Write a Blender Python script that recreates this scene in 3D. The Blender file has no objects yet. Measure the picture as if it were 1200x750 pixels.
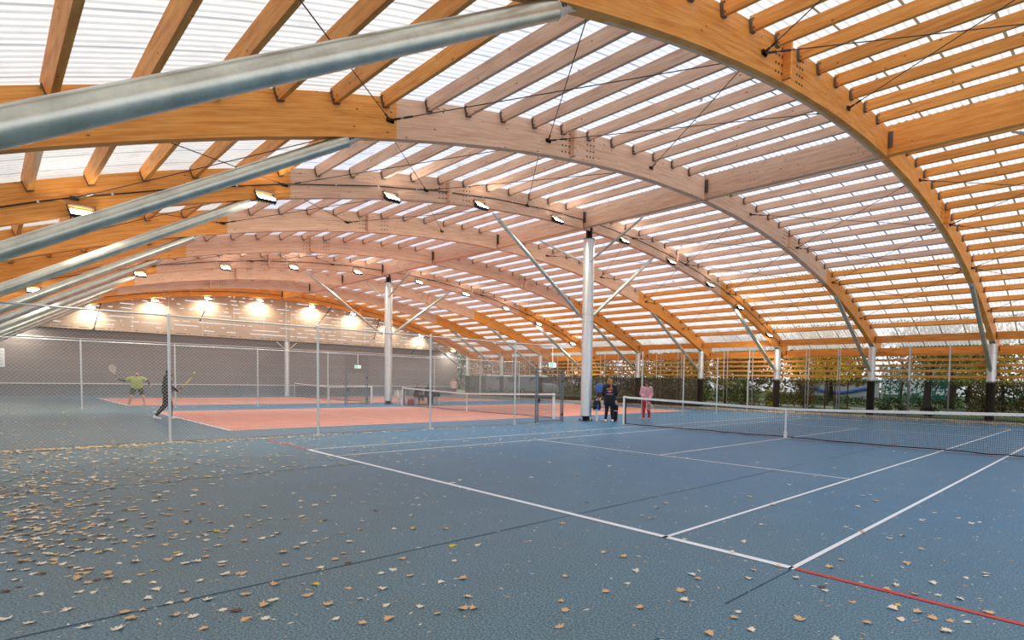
import bpy, bmesh, math, random
from mathutils import Vector, Matrix, Quaternion
sc = bpy.context.scene
PI = math.pi
# ------------------------------------------------------------------ camera
CAM = Vector((2.099, -4.819, 1.608)); YAW = 2.32639; PITCH = -0.04668; ROLL = 0.01907
F = Vector((math.cos(YAW)*math.cos(PITCH), math.sin(YAW)*math.cos(PITCH), math.sin(PITCH)))
R0 = F.cross(Vector((0, 0, 1))).normalized(); U0 = R0.cross(F)
Rv = R0*math.cos(ROLL) + U0*math.sin(ROLL); Uv = -R0*math.sin(ROLL) + U0*math.cos(ROLL)
cd = bpy.data.cameras.new('camera'); cam = bpy.data.objects.new('camera', cd); sc.collection.objects.link(cam)
m = Matrix((Rv, Uv, -F)).transposed().to_4x4(); m.translation = CAM; cam.matrix_world = m
cd.sensor_width = 36; cd.lens = 670.69*36/1200; cd.shift_x = -92.47/1200; cd.shift_y = 103.65/1200
cd.clip_start = 0.05; cd.clip_end = 500
sc.camera = cam
# ------------------------------------------------------------------ world, exposure
w = bpy.data.worlds.new('sky'); sc.world = w; w.use_nodes = True
bg = w.node_tree.nodes['Background']; bg.inputs['Color'].default_value = (0.90, 0.93, 1.0, 1); bg.inputs['Strength'].default_value = 1.5
sc.view_settings.view_transform = 'Standard'; sc.view_settings.look = 'None'
sc.view_settings.exposure = 0.0; sc.view_settings.gamma = 1.0; sc.view_settings.use_curve_mapping = False
sc.cycles.max_bounces = 7; sc.cycles.diffuse_bounces = 5; sc.cycles.glossy_bounces = 3
sc.cycles.transparent_max_bounces = 24; sc.cycles.use_denoising = True; sc.cycles.caustics_reflective = False
LAMP_W = 260.0      # watts of each floodlight
# ------------------------------------------------------------------ helpers
col = sc.collection
def link(o, parent=None):
    col.objects.link(o)
    if parent: o.parent = parent
    return o
def tag(o, label=None, cat=None, group=None, kind=None):
    if label: o['label'] = label
    if cat: o['category'] = cat
    if group: o['group'] = group
    if kind: o['kind'] = kind
    return o
def empty(name, loc, label, cat, group=None, rz=0):
    o = bpy.data.objects.new(name, None); o.location = loc; o.rotation_euler = (0, 0, rz); o.empty_display_size = .1
    link(o); return tag(o, label, cat, group)
def frame(d, up=Vector((0, 0, 1))):
    d = d.normalized()
    if abs(d.dot(up)) > .999: up = Vector((0, 1, 0))
    s = d.cross(up).normalized(); u = s.cross(d)
    return d, s, u
class MB:
    def __init__(s): s.v = []; s.f = []; s.mi = []
    def add(s, vs, fs, mi=0):
        n = len(s.v); s.v += [tuple(v) for v in vs]; s.f += [tuple(i+n for i in f) for f in fs]; s.mi += [mi]*len(fs); return s
    def box(s, c, sz, rot=None, mi=0, bev=0):
        c = Vector(c); a, b, d = sz[0]/2, sz[1]/2, sz[2]/2
        vs = [Vector((x, y, z)) for x in (-a, a) for y in (-b, b) for z in (-d, d)]
        if rot is not None: vs = [rot @ v for v in vs]
        return s.add([c+v for v in vs], [(0, 1, 3, 2), (4, 6, 7, 5), (0, 4, 5, 1), (2, 3, 7, 6), (0, 2, 6, 4), (1, 5, 7, 3)], mi)
    def beam(s, p0, p1, wd, ht, mi=0, up=Vector((0, 0, 1))):
        p0, p1 = Vector(p0), Vector(p1); d, sd, u = frame(p1-p0, up)
        vs = [p+sd*a*wd/2+u*b*ht/2 for p in (p0, p1) for a, b in ((-1, -1), (1, -1), (1, 1), (-1, 1))]
        return s.add(vs, [(0, 3, 2, 1), (4, 5, 6, 7), (0, 1, 5, 4), (1, 2, 6, 5), (2, 3, 7, 6), (3, 0, 4, 7)], mi)
    def tube(s, pts, rad, n=12, mi=0, caps=True):
        pts = [Vector(p) for p in pts]
        if not isinstance(rad, (list, tuple)): rad = [rad]*len(pts)
        vs = []; fs = []; prev = None
        for i, p in enumerate(pts):
            d = (pts[min(i+1, len(pts)-1)]-pts[max(i-1, 0)])
            if prev is None: d, sd, u = frame(d)
            else:
                d = d.normalized(); u = prev-(prev.dot(d))*d
                if u.length < 1e-6: _, _, u = frame(d)
                u.normalize(); sd = d.cross(u)
            prev = u
            for k in range(n):
                a = 2*PI*k/n; vs.append(p+(sd*math.cos(a)+u*math.sin(a))*rad[i])
        for i in range(len(pts)-1):
            for k in range(n):
                a, b = i*n+k, i*n+(k+1) % n
                fs.append((a, b, b+n, a+n))
        if caps: fs.append(tuple(range(n-1, -1, -1))); fs.append(tuple(range((len(pts)-1)*n, len(pts)*n)))
        return s.add(vs, fs, mi)
    def ball(s, c, r, n=10, mi=0):
        if not isinstance(r, (list, tuple)): r = (r, r, r)
        vs = []; fs = []; m_ = n//2
        for i in range(m_+1):
            t = PI*i/m_
            for k in range(n):
                a = 2*PI*k/n; vs.append((c[0]+r[0]*math.sin(t)*math.cos(a), c[1]+r[1]*math.sin(t)*math.sin(a), c[2]+r[2]*math.cos(t)))
        for i in range(m_):
            for k in range(n): fs.append((i*n+k, (i+1)*n+k, (i+1)*n+(k+1) % n, i*n+(k+1) % n))
        return s.add(vs, fs, mi)
    def build(s, name, mat, parent=None, smooth=False, loc=None):
        me = bpy.data.meshes.new(name); me.from_pydata(s.v, [], s.f); me.update()
        for mm in (mat if isinstance(mat, (list, tuple)) else [mat]): me.materials.append(mm)
        if any(s.mi): me.polygons.foreach_set('material_index', s.mi)
        if smooth:
            me.polygons.foreach_set('use_smooth', [True]*len(me.polygons))
            try: me.set_sharp_from_angle(angle=math.radians(45))
            except Exception: pass
        o = bpy.data.objects.new(name, me)
        if loc is not None: o.location = loc
        return link(o, parent)
def copy_tree(o, parent=None):
    c = o.copy(); col.objects.link(c)
    if parent: c.parent = parent
    for ch in list(o.children): copy_tree(ch, c)
    return c
def fix_normals(o):
    b = bmesh.new(); b.from_mesh(o.data); bmesh.ops.recalc_face_normals(b, faces=b.faces); b.to_mesh(o.data); b.free(); return o
# ------------------------------------------------------------------ materials
class NT:
    def __init__(s, name):
        s.m = bpy.data.materials.new(name); s.m.use_nodes = True; s.t = s.m.node_tree; s.n = s.t.nodes
        s.b = s.n['Principled BSDF']; s.out = s.n['Material Output']
    def node(s, typ, **kw):
        n = s.n.new(typ)
        for k, v in kw.items(): setattr(n, k, v)
        return n
    def l(s, a, b): s.t.links.new(a, b)
    def math(s, op, a, b=None, c=None, clamp=False):
        n = s.n.new('ShaderNodeMath'); n.operation = op; n.use_clamp = clamp
        for i, x in enumerate((a, b, c)):
            if x is None: continue
            if isinstance(x, (int, float)): n.inputs[i].default_value = x
            else: s.l(x, n.inputs[i])
        return n.outputs[0]
    def mix(s, fac, a, b, typ='MIX'):
        n = s.n.new('ShaderNodeMixRGB'); n.blend_type = typ
        for i, x in zip((0, 1, 2), (fac, a, b)):
            if isinstance(x, (int, float)): n.inputs[i].default_value = x
            elif isinstance(x, tuple): n.inputs[i].default_value = (*x, 1) if len(x) == 3 else x
            else: s.l(x, n.inputs[i])
        return n.outputs[0]
    def pos(s): return s.n.new('ShaderNodeNewGeometry').outputs['Position']
    def obj(s): return s.n.new('ShaderNodeTexCoord').outputs['Object']
    def scale(s, vec, sx, sy, sz):
        n = s.n.new('ShaderNodeMapping'); s.l(vec, n.inputs[0]); n.inputs['Scale'].default_value = (sx, sy, sz); return n.outputs[0]
    def noise(s, vec, sc_, det=3, rough=.5):
        n = s.n.new('ShaderNodeTexNoise'); s.l(vec, n.inputs['Vector']); n.inputs['Scale'].default_value = sc_; n.inputs['Detail'].default_value = det; n.inputs['Roughness'].default_value = rough
        return n.outputs[0]
    def ramp(s, fac, stops):
        n = s.n.new('ShaderNodeValToRGB'); s.l(fac, n.inputs[0]); e = n.color_ramp.elements
        while len(e) < len(stops): e.new(.5)
        for q, (p_, c_) in zip(e, stops): q.position = p_; q.color = (*c_, 1)
        return n.outputs[0]
    def vor(s, vec, sc_):
        n = s.n.new('ShaderNodeTexVoronoi'); s.l(vec, n.inputs['Vector']); n.inputs['Scale'].default_value = sc_; return n.outputs['Distance']
    def xyz(s, vec):
        n = s.n.new('ShaderNodeSeparateXYZ'); s.l(vec, n.inputs[0]); return n.outputs
    def comb(s, x, y, z):
        n = s.n.new('ShaderNodeCombineXYZ')
        for i, q in enumerate((x, y, z)):
            if isinstance(q, (int, float)): n.inputs[i].default_value = q
            else: s.l(q, n.inputs[i])
        return n.outputs[0]
def mat(name, c, rough=.6, metal=0, var=0, vs=6, spec=.5, emit=None, es=0):
    t = NT(name); b = t.b; b.inputs['Roughness'].default_value = rough; b.inputs['Metallic'].default_value = metal
    b.inputs['Specular IOR Level'].default_value = spec; b.inputs['Base Color'].default_value = (*c, 1)
    if var:
        n = t.noise(t.obj(), vs, 4)
        t.l(t.ramp(n, [(.3, tuple(x*(1-var) for x in c)), (.7, tuple(min(1, x*(1+var)) for x in c))]), b.inputs['Base Color'])
    if emit: b.inputs['Emission Color'].default_value = (*emit, 1); b.inputs['Emission Strength'].default_value = es
    return t.m
YC, ZC, RS, RT = 11.75, -34.65, 42.33, 43.07     # roof arc: centre, soffit radius, top radius
def daylit_zone(t, px, py):  # middle zone under clear sheets; its light is painted into the timber colour
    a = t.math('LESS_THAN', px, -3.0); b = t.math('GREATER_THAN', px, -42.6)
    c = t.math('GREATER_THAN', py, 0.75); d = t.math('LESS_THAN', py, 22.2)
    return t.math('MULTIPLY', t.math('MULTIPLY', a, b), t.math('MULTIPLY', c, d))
def timber(name, arch):
    t = NT(name); P = t.pos(); X, Y, Z = t.xyz(P)
    if arch:
        dy = t.math('SUBTRACT', Y, YC); dz = t.math('SUBTRACT', Z, ZC)
        r = t.math('SQRT', t.math('ADD', t.math('MULTIPLY', dy, dy), t.math('MULTIPLY', dz, dz)))
        ang = t.math('MULTIPLY', t.math('ARCTAN2', dy, dz), 43)
        v = t.comb(t.math('MULTIPLY', ang, .6), t.math('MULTIPLY', r, 9), X)
        kv = t.comb(t.math('MULTIPLY', ang, .55), r, X)
        lam = t.math('FRACT', t.math('MULTIPLY', r, 22.0))
    else:
        v = t.comb(t.math('MULTIPLY', X, .6), t.math('MULTIPLY', Y, 6), t.math('MULTIPLY', Z, 9))
        kv = t.comb(t.math('MULTIPLY', X, .55), Y, Z)
        lam = None
    n = t.noise(v, 2.2, 5, .62)
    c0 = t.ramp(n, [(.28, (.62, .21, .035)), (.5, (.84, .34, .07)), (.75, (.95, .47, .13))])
    c1 = t.ramp(n, [(.28, (.64, .35, .21)), (.5, (.82, .50, .32)), (.75, (.92, .63, .44))])  # paler tones: cool daylight below the clear sheets put into the wood colour
    c = t.mix(daylit_zone(t, X, Y), c0, c1)
    if lam is not None:
        c = t.mix(t.math('MULTIPLY', t.math('LESS_THAN', lam, .10), .28), c, (.28, .12, .04))
    k = t.math('LESS_THAN', t.vor(kv, 6.5), .10); k2 = t.math('GREATER_THAN', t.noise(kv, 1.3, 1), .46)
    c = t.mix(t.math('MULTIPLY', t.math('MULTIPLY', k, k2), .8), c, (.16, .06, .02))
    rnd = t.node('ShaderNodeObjectInfo').outputs['Random']
    c = t.mix(1.0, c, t.ramp(rnd, [(0, (.86, .86, .86)), (1, (1.08, 1.08, 1.08))]), 'MULTIPLY')
    t.l(c, t.b.inputs['Base Color']); t.b.inputs['Roughness'].default_value = .55; t.b.inputs['Specular IOR Level'].default_value = .3
    return t.m
M = {}
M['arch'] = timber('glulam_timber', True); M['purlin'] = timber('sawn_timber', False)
def steel(name, c, rough, metal, patch):
    t = NT(name); P = t.obj(); n = t.noise(t.scale(P, 1, 1, 1), 3, 5, .65); n2 = t.noise(P, 35, 2)
    cc = t.mix(t.math('MULTIPLY', n2, .25), t.ramp(n, [(.3, tuple(x*(1-patch) for x in c)), (.65, c), (.85, (c[0]*1.05, c[1]*1.02, c[2]*.9))]), (.9, .9, .86))
    t.l(cc, t.b.inputs['Base Color']); t.b.inputs['Metallic'].default_value = metal
    t.l(t.math('MULTIPLY_ADD', n, .25, rough-.12), t.b.inputs['Roughness'])
    return t.m
M['galv'] = steel('galvanised_steel', (.62, .63, .52), .33, .85, .35)
M['column'] = steel('brushed_zinc_column', (.66, .68, .68), .42, .75, .12)
M['post'] = steel('galvanised_post', (.60, .63, .63), .45, .55, .15)
M['darkmetal'] = mat('dark_steel', (.05, .048, .045), .45, .6)
M['hanger'] = mat('hanger_steel', (.16, .14, .12), .5, .7)
M['black'] = mat('black_rubber', (.012, .012, .012), .6)
M['cable'] = mat('steel_rope', (.06, .055, .05), .5, .5)
M['white'] = mat('white_paint', (.82, .82, .80), .5)
M['netcord'] = mat('net_cord', (.015, .016, .02), .8)
M['tape'] = mat('white_tape', (.78, .76, .74), .7, var=.08)
M['wire'] = mat('fence_wire', (.50, .49, .45), .45, .5)
# floor
def floor_mat():
    t = NT('acrylic_asphalt'); P = t.pos()
    big = t.noise(P, .16, 3); grit = t.noise(P, 62, 3, .75); mid = t.noise(P, 1.3, 4, .6)
    X, Y, Z = t.xyz(P)
    worn = t.math('MULTIPLY_ADD', t.math('ADD', Y, t.math('MULTIPLY', X, -.0)), -.16, .55, clamp=True)   # worn grey strip beside the eave where leaves blow in
    base = t.mix(worn, (.048, .165, .290), (.120, .175, .180))
    c = t.mix(t.math('MULTIPLY', big, .35), base, (.07, .18, .28))
    c = t.mix(t.ramp(mid, [(.35, (.0, .0, .0)), (.75, (.30, .30, .30))]), c, (.11, .23, .33))
    c = t.mix(.85, c, t.ramp(grit, [(.34, (.30, .30, .30)), (.5, (.95, .95, .95)), (.66, (2.1, 2.1, 2.0))]), 'MULTIPLY')
    t.l(c, t.b.inputs['Base Color']); t.b.inputs['Roughness'].default_value = .40; t.b.inputs['Specular IOR Level'].default_value = .15
    b = t.node('ShaderNodeBump'); b.inputs['Strength'].default_value = .15; b.inputs['Distance'].default_value = .004
    t.l(t.noise(P, 120, 2), b.inputs['Height']); t.l(b.outputs[0], t.b.inputs['Normal'])
    return t.m
M['floor'] = floor_mat()
M['red'] = mat('salmon_acrylic', (.72, .29, .20), .65, var=.08, vs=1.5)
M['line'] = mat('white_line_paint', (.80, .82, .84), .6)
M['redline'] = mat('red_line_paint', (.62, .035, .03), .6)
M['seam'] = mat('asphalt_seam', (.022, .06, .095), .7)
# roof sheets
def sheet_mat():
    t = NT('corrugated_sheet'); P = t.pos(); X, Y, Z = t.xyz(P)
    z = daylit_zone(t, X, Y)
    fr = t.math('FRACT', t.math('MULTIPLY', X, 1/1.062)); seam = t.math('LESS_THAN', fr, .06)
    rib = t.math('FRACT', t.math('MULTIPLY', X, 1/.177)); rib_shade = t.math('LESS_THAN', rib, .24)  # shading of the corrugation painted in as darker stripes
    dirt = t.noise(t.scale(P, 3, .7, 1), 3, 5, .65)
    spots = t.math('LESS_THAN', t.vor(t.scale(P, 1, .6, 1), 1.1), .055)
    dy = t.math('SUBTRACT', Y, YC); ad = t.math('ABSOLUTE', dy)
    # end laps of the sheets with lichen lines
    lap = t.math('FRACT', t.math('MULTIPLY', t.math('SUBTRACT', ad, 11.1), 1/5.6)); lapm = t.math('LESS_THAN', lap, .022)
    lapn = t.math('MULTIPLY', lapm, t.math('GREATER_THAN', t.noise(P, 9, 2), .48))
    col_c = t.mix(rib_shade, (.93, .95, .99), (.62, .65, .74)); col_w = t.mix(rib_shade, (.95, .93, .885), (.70, .67, .60))
    c = t.mix(z, col_w, col_c)
    c = t.mix(t.ramp(dirt, [(.5, (0, 0, 0)), (.75, (.32, .32, .32))]), c, (.52, .48, .42))
    sm = t.mix(z, (.16, .12, .05), (.045, .055, .11))
    c = t.mix(t.math('MULTIPLY', seam, .92), c, sm)
    c = t.mix(t.math('MULTIPLY', lapn, .75), c, (.10, .08, .07))
    c = t.mix(t.math('MULTIPLY', spots, .8), c, (.12, .08, .05))
    tr = t.node('ShaderNodeBsdfTransparent'); tl = t.node('ShaderNodeBsdfTranslucent'); df = t.node('ShaderNodeBsdfDiffuse')
    t.l(t.mix(1.0, c, (.95, .95, .95), 'MULTIPLY'), tr.inputs[0]); t.l(c, tl.inputs[0]); t.l(c, df.inputs[0])
    m1 = t.node('ShaderNodeMixShader'); m1.inputs[0].default_value = .22; t.l(tl.outputs[0], m1.inputs[1]); t.l(df.outputs[0], m1.inputs[2])
    m2 = t.node('ShaderNodeMixShader'); m2.inputs[0].default_value = .55; t.l(tr.outputs[0], m2.inputs[1]); t.l(m1.outputs[0], m2.inputs[2])
    t.l(m2.outputs[0], t.out.inputs[0]); return t.m
M['sheet'] = sheet_mat()
def screen_mat(name, keep, c):
    t = NT(name); tr = t.node('ShaderNodeBsdfTransparent'); tr.inputs[0].default_value = (.82, .82, .80, 1); df = t.node('ShaderNodeBsdfDiffuse'); df.inputs[0].default_value = (*c, 1)
    m2 = t.node('ShaderNodeMixShader'); m2.inputs[0].default_value = keep; t.l(tr.outputs[0], m2.inputs[1]); t.l(df.outputs[0], m2.inputs[2])
    t.l(m2.outputs[0], t.out.inputs[0]); return t.m
M['screen'] = screen_mat('windscreen_mesh', .42, (.012, .012, .010)); M['screen_dense'] = screen_mat('dense_windscreen_mesh', .72, (.075, .068, .055))
# ================================================================== SETTING
S = 5.583; XK = lambda k: -2.97-S*k
YE, YW = 29.4, -5.9           # eave column rows (park side, near side)
def arc(r, th): return (YC+r*math.sin(th), ZC+r*math.cos(th))
def th_y(y, r=RT): return math.asin((y-YC)/r)
ORD = ['nearest', 'second', 'third', 'fourth', 'fifth', 'sixth', 'seventh', 'eighth', 'ninth', 'tenth', 'eleventh', 'twelfth', 'thirteenth', 'fourteenth', 'fifteenth', 'sixteenth', 'seventeenth', 'eighteenth']
def floor_quad(name, x0, x1, y0, y1, z, m_, th=.0):
    b = MB(); b.box(((x0+x1)/2, (y0+y1)/2, z-th/2), (x1-x0, y1-y0, th)); return tag(b.build(name, m_), kind='structure')
floor_quad('floor', -48.4, 9, -13, 30.6, 0, M['floor'], .1)
# red playing areas of the two further courts
COURT = [0.0, -16.74, -33.5]
n = 1
for x in COURT[1:]:
    tag(floor_quad('trim_%d' % n, x-10.97, x, 0, 23.77, .003, M['red'], .003), 'salmon red painted playing area', 'court surface'); n += 1
LW = .05
def court_lines(x, z):
    b = MB()
    def ln(xa, xb, ya, yb): b.add([(xa, ya, z), (xb, ya, z), (xb, yb, z), (xa, yb, z)], [(0, 1, 2, 3)])
    for y, ww in ((0, .08), (23.77, .08)): ln(x-10.97, x, y-(0 if y else 0), y+ww if not y else y+.0) if not y else ln(x-10.97, x, y-ww, y)
    for xx in (x, x-1.37, x-9.60, x-10.97): ln(xx-LW/2, xx+LW/2, 0, 23.77)
    for y in (5.485, 18.285): ln(x-9.6, x-1.37, y-LW/2, y+LW/2)
    ln(x-5.485-LW/2, x-5.485+LW/2, 5.485, 18.285)
    for y in (.08, 23.59): ln(x-5.485-LW/2, x-5.485+LW/2, y, y+.1)
    return b
for i, x in enumerate(COURT):
    o = court_lines(x, .0065 if i else .004).build('trim_%d' % n, M['line']); n += 1
    tag(o, kind='structure')
b = MB()
for xa, xb in ((0.03, 6.5), (-13.6, -11.0)): b.add([(xa, .01, .005), (xb, .01, .005), (xb, .06, .005), (xa, .06, .005)], [(0, 1, 2, 3)])
b.add([(-11.9, 11.82, .005), (.9, 11.82, .005), (.9, 11.86, .005), (-11.9, 11.86, .005)], [(0, 1, 2, 3)])
tag(b.build('trim_%d' % n, M['redline']), kind='structure'); n += 1
b = MB()
rs = random.Random(5)
for xx in (.01, -2.72, -8.3):
    y = -12.
    while y < 30:
        y2 = y+rs.uniform(.6, 1.6); ww = rs.uniform(.005, .011); dx = rs.uniform(-.01, .01)
        if rs.random() < .9: b.add([(xx-ww+dx, y, .0025), (xx+ww+dx, y, .0025), (xx+ww, y2, .0025), (xx-ww, y2, .0025)], [(0, 1, 2, 3)])
        y = y2
tag(b.build('trim_%d' % n, M['seam']), kind='structure'); n += 1
# ---- roof of corrugated sheets
def roof():
    x0, x1 = -48.9, 2.9; pitch = .177; prof = [(0, 1), (.28, 1), (.42, -1), (.86, -1)]
    xs = []; amp = []
    x = x0-(x0 % pitch)
    while x < x1:
        for f_, a in prof: xs.append(x+f_*pitch); amp.append(a*.019)
        x += pitch
    T = [math.radians(-26.6+53.2*i/44) for i in range(45)]
    v = []; nc = len(xs)
    for t_ in T:
        for x_, a in zip(xs, amp):
            y, z = arc(RT+.085+a, t_); v.append((x_, y, z))
    f = [(i*nc+k, i*nc+k+1, (i+1)*nc+k+1, (i+1)*nc+k) for i in range(44) for k in range(nc-1)]
    b = MB(); b.add(v, f); return tag(b.build('ceiling', M['sheet']), kind='structure')
roof()
# ---- gable wall: grey boarded lower wall, louvred sheet above, dark gap between
def wall_mats():
    t = NT('grey_wall_boarding'); X, Y, Z = t.xyz(t.pos())
    f = t.math('FRACT', t.math('MULTIPLY', t.math('SUBTRACT', Z, .82), 1/.83)); g = t.math('LESS_THAN', f, .03)
    lo = t.math('LESS_THAN', Z, .82)
    st = t.math('MULTIPLY', t.noise(t.comb(0, t.math('MULTIPLY', Y, .3), t.math('MULTIPLY', Z, 20)), 1.5, 2), .25)
    c = t.mix(lo, (.215, .185, .180), (.155, .165, .18)); c = t.mix(st, c, (.30, .27, .25))
    c = t.mix(t.math('MULTIPLY', g, .5), c, (.42, .39, .36))
    t.l(c, t.b.inputs['Base Color']); t.b.inputs['Roughness'].default_value = .6; M['wall'] = t.m
    t = NT('slotted_cladding'); X, Y, Z = t.xyz(t.pos())
    zz = t.math('MULTIPLY', Z, 1/.30); row = t.math('FLOOR', zz); fz = t.math('FRACT', zz)
    n1 = t.noise(t.comb(0, t.math('MULTIPLY', Y, 1.0), t.math('MULTIPLY', row, 7.31)), 1.25, 2, .6)
    n2 = t.noise(t.comb(3, t.math('MULTIPLY', Y, .33), t.math('MULTIPLY', Z, .4)), 1.0, 2)
    slot = t.math('MULTIPLY', t.math('LESS_THAN', fz, .20), t.math('GREATER_THAN', t.math('ADD', n1, t.math('MULTIPLY', n2, .35)), .68))
    jf = t.math('FRACT', t.math('MULTIPLY', t.math('SUBTRACT', Y, .2), 1/2.05)); jo = t.math('LESS_THAN', jf, .022)
    c = t.mix(t.noise(t.comb(0, t.math('MULTIPLY', Y, .4), t.math('MULTIPLY', Z, 6)), 2, 3), (.50, .37, .25), (.62, .49, .36))
    c = t.mix(t.math('MULTIPLY', jo, .5), c, (.85, .80, .72))
    t.l(c, t.b.inputs['Base Color']); t.b.inputs['Roughness'].default_value = .5
    tr = t.node('ShaderNodeBsdfTransparent'); mx = t.node('ShaderNodeMixShader'); t.l(t.math('MULTIPLY', slot, .6), mx.inputs[0]); t.l(t.b.outputs[0], mx.inputs[1]); t.l(tr.outputs[0], mx.inputs[2])
    t.l(mx.outputs[0], t.out.inputs[0]); M['clad'] = t.m
wall_mats()
b = MB(); b.box((-48.6, 10.3, 2.3), (.12, 36.8, 4.6)); tag(b.build('wall_back', M['wall']), kind='structure')
b = MB(); b.box((-48.52, 10.3, .84), (.06, 36.8, .05)); b.box((-48.5, 10.3, 3.82), (.08, 36.8, .06)); tag(b.build('trim_%d' % n, M['white']), kind='structure'); n += 1
b = MB(); v = []; NS = 48
ys = [YW-.1+(YE+.1-YW+.1)*i/NS for i in range(NS+1)]
for y in ys: v += [(-48.0, y, 4.42), (-48.0, y, max(4.45, arc(RT+.03, th_y(y, RT+.03))[1]))]
b.add(v, [(2*i, 2*i+2, 2*i+3, 2*i+1) for i in range(NS)]); tag(b.build('wall_gable', M['clad']), kind='structure')
b = MB(); b.box((-48.27, 11.75, 4.47), (.5, 35.5, .06)); tag(b.build('trim_%d' % n, M['darkmetal']), kind='structure'); n += 1
# ================================================================== ARCHES
def arch_half(sg):
    b = MB(); n_ = 34; t0, t1 = .0026, math.radians(26.0); v = []
    for i in range(n_+1):
        th = sg*(t0+(t1-t0)*i/n_)
        for x, r in ((-.11, RS), (.11, RS), (.11, RT), (-.11, RT)):
            y, z = arc(r, th); v.append((x, y, z))
    f = []
    for i in range(n_):
        for k in range(4):
            a = 4*i+k; c_ = 4*i+(k+1) % 4; f.append((a, c_, c_+4, a+4))
    f += [(0, 3, 2, 1), (4*n_, 4*n_+1, 4*n_+2, 4*n_+3)]
    b.add(v, f); return b
def radial_box(b, th, r, sx, st, sr, x, lean=0):
    y, z = arc(r, th); b.box((x, y, z), (sx, st, sr), Matrix.Rotation(-th+lean, 3, 'X'))
def bolts(sg, th0, x=.115):
    b = MB()
    for i in range(3):
        for j in range(4):
            y, z = arc(RS+.14+j*.15, sg*th0+i*.0028+j*.0006); b.box((x, y, z), (.02, .035, .035))
    return b
def make_arch(k):
    e = empty('timber_arch', (XK(k), 0, 0), 'x', 'roof arch')
    for sg in (-1, 1):
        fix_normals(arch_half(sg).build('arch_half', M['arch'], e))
        th = sg*.148
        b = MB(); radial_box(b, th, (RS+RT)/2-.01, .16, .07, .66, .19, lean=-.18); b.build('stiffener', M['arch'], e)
        bolts(sg, .135).build('bolt_group', M['hanger'], e); bolts(sg, .156).build('bolt_group', M['hanger'], e)
        b = MB(); radial_box(b, sg*math.radians(24.3), RS+.06, .26, .30, .14, 0); b.build('bearing_shoe', M['galv'], e)
    return e
proto = None
NAMES = {-1: 'timber roof arch directly over the camera, out of view', 0: 'nearest timber roof arch, all orange, sweeping across the top right'}
arches = {}
for k in range(-1, 9):
    if proto is None: proto = make_arch(k); a = proto
    else: a = copy_tree(proto); a.location = (XK(k), 0, 0)
    arches[k] = a
    lab = NAMES.get(k, '%s timber roof arch counting away from the camera' % ORD[k])
    if k == 2: lab = 'third timber roof arch, resting on the nearest central steel column and carrying floodlights'
    if k == 5: lab = 'sixth timber roof arch, resting on the second central column with floodlights'
    if k == 8: lab = 'last timber roof arch, right against the beige gable wall'
    tag(a, lab, 'roof arch', 'timber arches of the hall roof')
# ---- crown girders, eave beams between the arches
def where(k): return ('over the camera' if k == -1 else 'between the %s and %s arches' % (ORD[k], ORD[k+1] if k < 7 else 'last'))
def bay_beam(name, y0, z0, wd, ht, lab, cat, grp, ks=range(-1, 8), th=0):
    src = None
    for k in ks:
        if src is None:
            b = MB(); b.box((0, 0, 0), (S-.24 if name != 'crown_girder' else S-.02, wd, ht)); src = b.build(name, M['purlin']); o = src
            if name == 'crown_girder':
                for s in (-1, 1):
                    p_ = MB(); p_.box((s*(S/2-.04), -.12, 0), (.03, .03, ht*.7)); p_.box((s*(S/2-.14), -.118, 0), (.16, .012, ht*.55)); p_.build('end_plate', M['hanger'], src)
            else:
                for s in (-1, 1):
                    p_ = MB(); p_.box((s*(S/2-.15), -wd/2-.008, 0), (.05, .012, ht*.7)); p_.build('hanger', M['hanger'], src)
        else: o = copy_tree(src)
        o.location = ((XK(k)+XK(k+1))/2, y0, z0); o.rotation_euler = (th, 0, 0)
        tag(o, lab+' '+where(k), cat, grp)
bay_beam('crown_girder', YC+.05, 8.12, .20, .76, 'deep timber girder along the crown', 'girder', 'crown girders')
bay_beam('eave_beam', YE+.0, 4.25, .14, .38, 'orange timber eave beam on the park side', 'beam', 'park side eave beams')
bay_beam('fascia_beam', YE+.98, 3.66, .12, .34, 'lower orange fascia beam outside the slatted screen', 'beam', 'park side fascia beams')
bay_beam('eave_beam', YW, 4.18, .14, .34, 'timber eave beam above the near side columns', 'beam', 'near side eave beams')
# ---- purlins
PL = [1.05+.93*i for i in range(18)]; PR = [1.55+.955*i for i in range(17)]
ph, pt, plen = .235, .095, S-.24
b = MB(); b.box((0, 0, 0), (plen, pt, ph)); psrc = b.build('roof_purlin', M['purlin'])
for s in (-1, 1):
    q = MB(); q.box((s*(plen/2-.02), 0, -ph/2-.008), (.05, pt+.03, .012))
    for t_ in (-1, 1): q.box((s*(plen/2-.02), t_*(pt/2+.006), -.02), (.05, .01, ph*.85))
    for dz in (-.08, .06): q.box((s*(plen/2-.07), -pt/2-.008, dz), (.025, .012, .025))
    q.build('joist_hanger', M['hanger'], psrc)
pbare = None; first = True
for k in range(-1, 8):
    for side, offs in ((-1, PL), (1, PR)):
        for i, d in enumerate(offs):
            if first: o = psrc; first = False
            elif k <= 4: o = copy_tree(psrc)
            else: o = psrc.copy(); col.objects.link(o)
            th = th_y(YC+side*d); y, z = arc(RT+.045-ph/2, th)
            o.location = ((XK(k)+XK(k+1))/2, y, z); o.rotation_euler = (-th, 0, 0)
            o.name = 'roof_purlin'
            tag(o, '%s timber purlin %s the crown girder, %s' % (ORD[i] if i else 'first', 'left of' if side < 0 else 'right of', where(k)), 'purlin', 'roof purlins '+where(k))
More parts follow.
